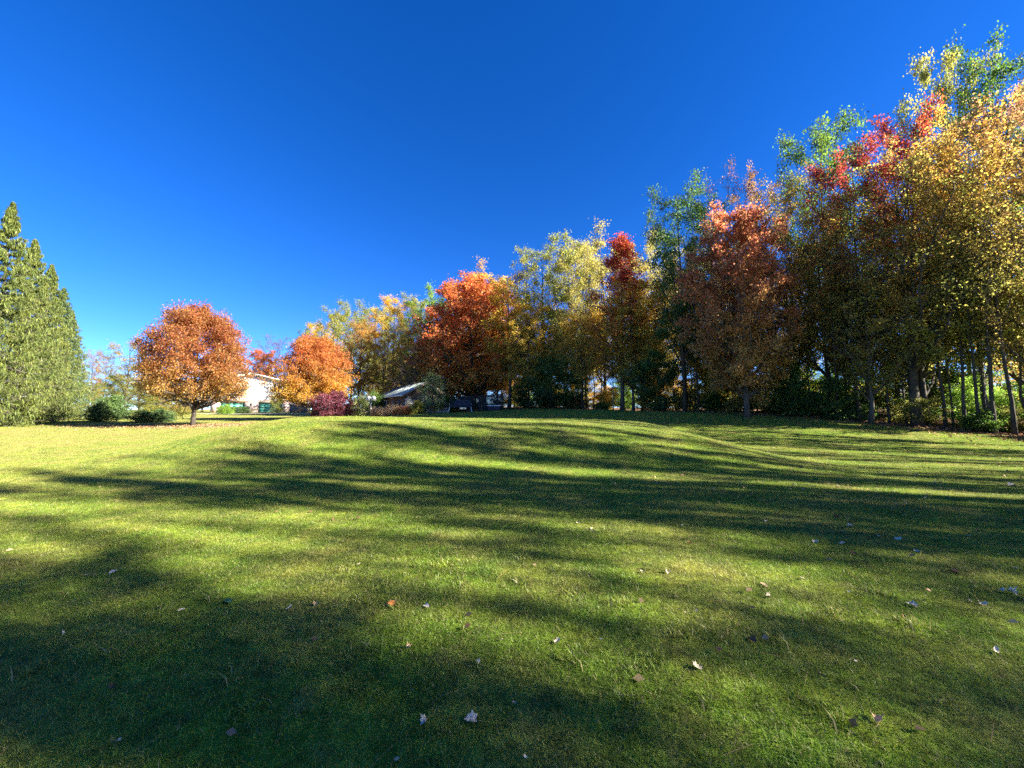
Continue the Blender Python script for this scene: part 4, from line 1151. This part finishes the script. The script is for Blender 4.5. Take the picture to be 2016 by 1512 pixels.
LEAVES = [  # px, py, width px, colour, shape, label
 (928,1425,40,'white','maple','widest pale fallen leaf at bottom centre'), (835,1426,24,'white','maple','pale fallen leaf left of the widest one at bottom centre'),
 (1373,1323,28,'white','maple','pale folded leaf alone on dark grass right of centre'), (1097,1269,22,'white','maple','small pale leaf with drooping lobe near lower centre'),
 (987,1268,9,'cream','oval','tiny cream leaf left of the drooping pale leaf'), (940,1311,15,'white','maple','small pale leaf below the tiny cream one'),
 (771,1197,26,'orange','maple','curled orange-brown leaf left of centre'), (838,1198,24,'cream','oval','narrow cream leaf right of the curled orange one'),
 (1266,1129,16,'white','oval','round pale leaf, left of a pair right of centre'), (1314,1129,17,'white','maple','pale leaf, right of the pair right of centre'),
 (1347,1157,13,'brown','oval','small brown leaf below the pale pair'), (1372,1208,12,'white','maple','small white leaf, upper of a cluster of three'),
 (1352,1213,10,'white','oval','small white leaf, lower of the cluster of three'), (1337,1203,9,'white','oval','thin white leaf, left of the cluster of three'),
 (1183,1267,9,'white','oval','tiny pale leaf right of the drooping pale leaf'), (1012,1392,14,'tan','maple','small tan leaf above the widest pale one'),
 (1036,1508,18,'cream','maple','cream leaf cut by the bottom edge at centre'), (806,1280,18,'tan','maple','tan leaf in the sunlit patch left of centre'),
 (781,1503,16,'tan','maple','tan leaf at the bottom edge left of centre'), (811,1367,10,'tan','oval','small tan leaf on dark grass above the bottom pair'),
 (232,1467,14,'white','maple','pale leaf alone in dark grass at lower left'), (123,1252,13,'white','oval','pale oval leaf at the left edge area'),
 (357,1206,14,'cream','oval','cream oval leaf in the sunlit patch at left'), (446,1188,32,'green','oval','long dark green leaf left of centre'),
 (568,1203,16,'cream','oval','slim cream leaf right of the long green leaf'), (621,1194,18,'tan','maple','ragged tan leaf between green and orange leaves'),
 (177,1136,18,'cream','oval','cream leaf in the upper left foreground'), (225,1130,26,'cream','oval','thin cream leaf right of the upper left one'),
 (222,1358,22,'brown','maple','dark brown leaf sunk in shaded grass at left'), (1724,1427,30,'tan','maple','pointed tan maple leaf at lower right'),
 (1686,1312,10,'white','oval','small white leaf above the pointed tan maple leaf'), (1481,1262,34,'brown','oval','long dark brown leaf right of centre'),
 (1796,1196,26,'white','maple','large white leaf in right foreground'), (1780,1219,13,'brown','oval','brown scrap below the large white leaf'),
 (1938,1196,20,'white','maple','pale leaf right of the large white leaf'), (1910,1188,9,'white','oval','tiny pale leaf between two larger pale ones at right'),
 (1972,1166,18,'white','maple','pale leaf, left of a pair at the right edge'), (1992,1172,24,'white','maple','pale leaf, right of the pair at the right edge'),
 (2000,1122,14,'white','maple','upright white leaf at the right edge'), (1877,1130,26,'brown','oval','reddish brown leaf near the right edge'),
 (1962,1291,20,'cream','oval','curled cream leaf stalk near the right edge'), (1513,1178,15,'white','maple','pale leaf, lower of a pair right of centre'),
 (1504,1155,22,'tan','oval','tan leaf, upper of the pair right of centre'), (1580,1143,12,'cream','maple','cream leaf right of the tan one'),
 (1473,1114,10,'white','oval','small pale leaf left above the tan pair'), (1535,1101,10,'tan','oval','upright tan leaf above the pair'),
 (1672,1170,10,'white','maple','small white curl right of the cream leaf'), (1606,1071,16,'white','maple','white leaf in mid lawn at right'),
 (1675,1039,18,'white','maple','white leaf farther up the lawn at right'), (1658,1073,14,'white','oval','white leaf between two others in mid lawn at right'),
 (1769,1065,18,'white','maple','white leaf right of the mid lawn group'), (1805,1090,15,'white','maple','white leaf nearest below the mid lawn group'),
 (1733,1060,12,'white','oval','thin white leaf in the mid lawn group'), (1647,1021,18,'brown','maple','brown leaf up the lawn at right'),
 (1680,1093,16,'brown','maple','brown leaf below the mid lawn group'), (1907,1060,12,'tan','maple','tan leaf in mid lawn near the right edge'),
 (1993,957,20,'white','maple','white leaf far up the lawn at the right edge'), (1509,1029,10,'cream','maple','cream leaf on the lit strip right of centre'),
 (1343,1036,8,'white','oval','white leaf on dark lawn below the mound'), (1166,1043,14,'white','oval','white leaf below the mound at centre'),
 (1138,1032,9,'cream','oval','cream leaf beside the white one below the mound'), (705,1115,12,'cream','oval','cream leaf in the sunlit lawn left of centre'),
 (910,1083,9,'white','oval','white leaf on dark lawn at centre'), (1358,1073,16,'brown','maple','brown leaf below the mound right of centre'),
]
g = np.random.default_rng(77)
for i, (px, py, wpx, colr, kind, lb) in enumerate(LEAVES):
    q = on_ground(px, py)
    dist = (q - cam.location).length
    o = link('fallen_leaf', LEAF[kind][i % 4], None, DL[colr])
    o.location = q + Vector((0, 0, .016))
    sz = wpx / F_PX * q.y * (.68 if kind == 'maple' else .85)
    o.scale = (sz, sz, sz)
    o.rotation_euler = (g.uniform(-.35, .35) - .1, g.uniform(-.35, .35), g.uniform(0, 6.28))
    tag(o, lb, 'leaf', 'fallen leaves on the lawn')

# smaller leaves over the lawn, under the maple and along the wood: too many to count
g = np.random.default_rng(31)
def scatter_lawn(n_, f):
    pts = []
    while sum(map(len, pts)) < n_:
        c_ = f(n_ * 2); pts.append(c_)
    return np.concatenate(pts)[:n_]
def along_edge(k):
    s_ = g.uniform(S_IN - 14, 105, k); off = g.normal(.4, 1.3, k)
    a_ = np.array([np.concatenate(edge_at(v_)) for v_ in s_]); return a_[:, :2] + a_[:, 2:] * off[:, None]
def under_maple(k): return np.column_stack([g.normal(-27.5, 5.5, k), g.normal(35.0, 2.0, k)])
def over_lawn(k):
    p_ = np.column_stack([g.uniform(-45, 26, k), 2 + 32 * g.uniform(0, 1, k) ** 1.2])
    return p_[(edge_dist(p_[:, 0], p_[:, 1]) < -.3) & (g.uniform(size=k) < .12 + .88*np.clip((p_[:, 0]+4)/22, 0, 1))]
def mk_litter(name, label, P2, size, mats):
    zz_ = ground_z(P2[:, 0], P2[:, 1]) + g.uniform(.015, .05, len(P2))
    V_, F_ = leaf_cards(g, np.column_stack([P2, zz_]), size, .75, 2.2)
    k = len(P2)
    o = link(name, mesh_np(name, V_, [F_], [mats], attrs={q: g.uniform(0, 1, k) for q in ('rnd', 'rnd2', 'clump', 'hgt')}))
    tag(o, label, 'leaves', kind='stuff')
lm('litter', (.34, .20, .11), (.22, .12, .07), trans=.15, var=.7, gain=1.0)
lm('litter_pale', (.40, .29, .17), (.30, .18, .09), trans=.15, var=.7, gain=1.0)
mk_litter('leaf_litter', 'brown fallen leaves lying along the edge of the wood', along_edge(14000), .13, LM['litter'])
mk_litter('maple_litter', 'tan fallen leaves under the copper maple', under_maple(6500), .10, LM['litter_pale'])
mk_litter('lawn_leaves', 'small pale leaves scattered over the lawn', scatter_lawn(2600, over_lawn), .06, LM['litter_pale'])

# dry stalks lying in the near turf
k = 60
yy_ = 1.6 + 5.5*g.uniform(0, 1, k)**1.4; xx_ = g.uniform(-1.35, 1.35, k)*yy_
a0 = np.column_stack([xx_, yy_, ground_z(xx_, yy_) + .012]); an = g.normal(.55, .7, k); ln_ = g.uniform(.06, .2, k)
a1 = a0 + np.column_stack([np.cos(an)*ln_, np.sin(an)*ln_, g.uniform(.01, .05, k)])
v, f = seg_prisms(a0, a1, np.full(k, .0013), np.full(k, .0008), 4)
tag(link('dry_stalks', mesh_np('dry_stalks', v, [f], [LM['tan']], attrs={q: g.uniform(0, 1, len(f)) for q in ('rnd', 'rnd2', 'clump', 'hgt')})),
    'thin dry grass stalks lying in the near turf', 'stalks', kind='stuff')
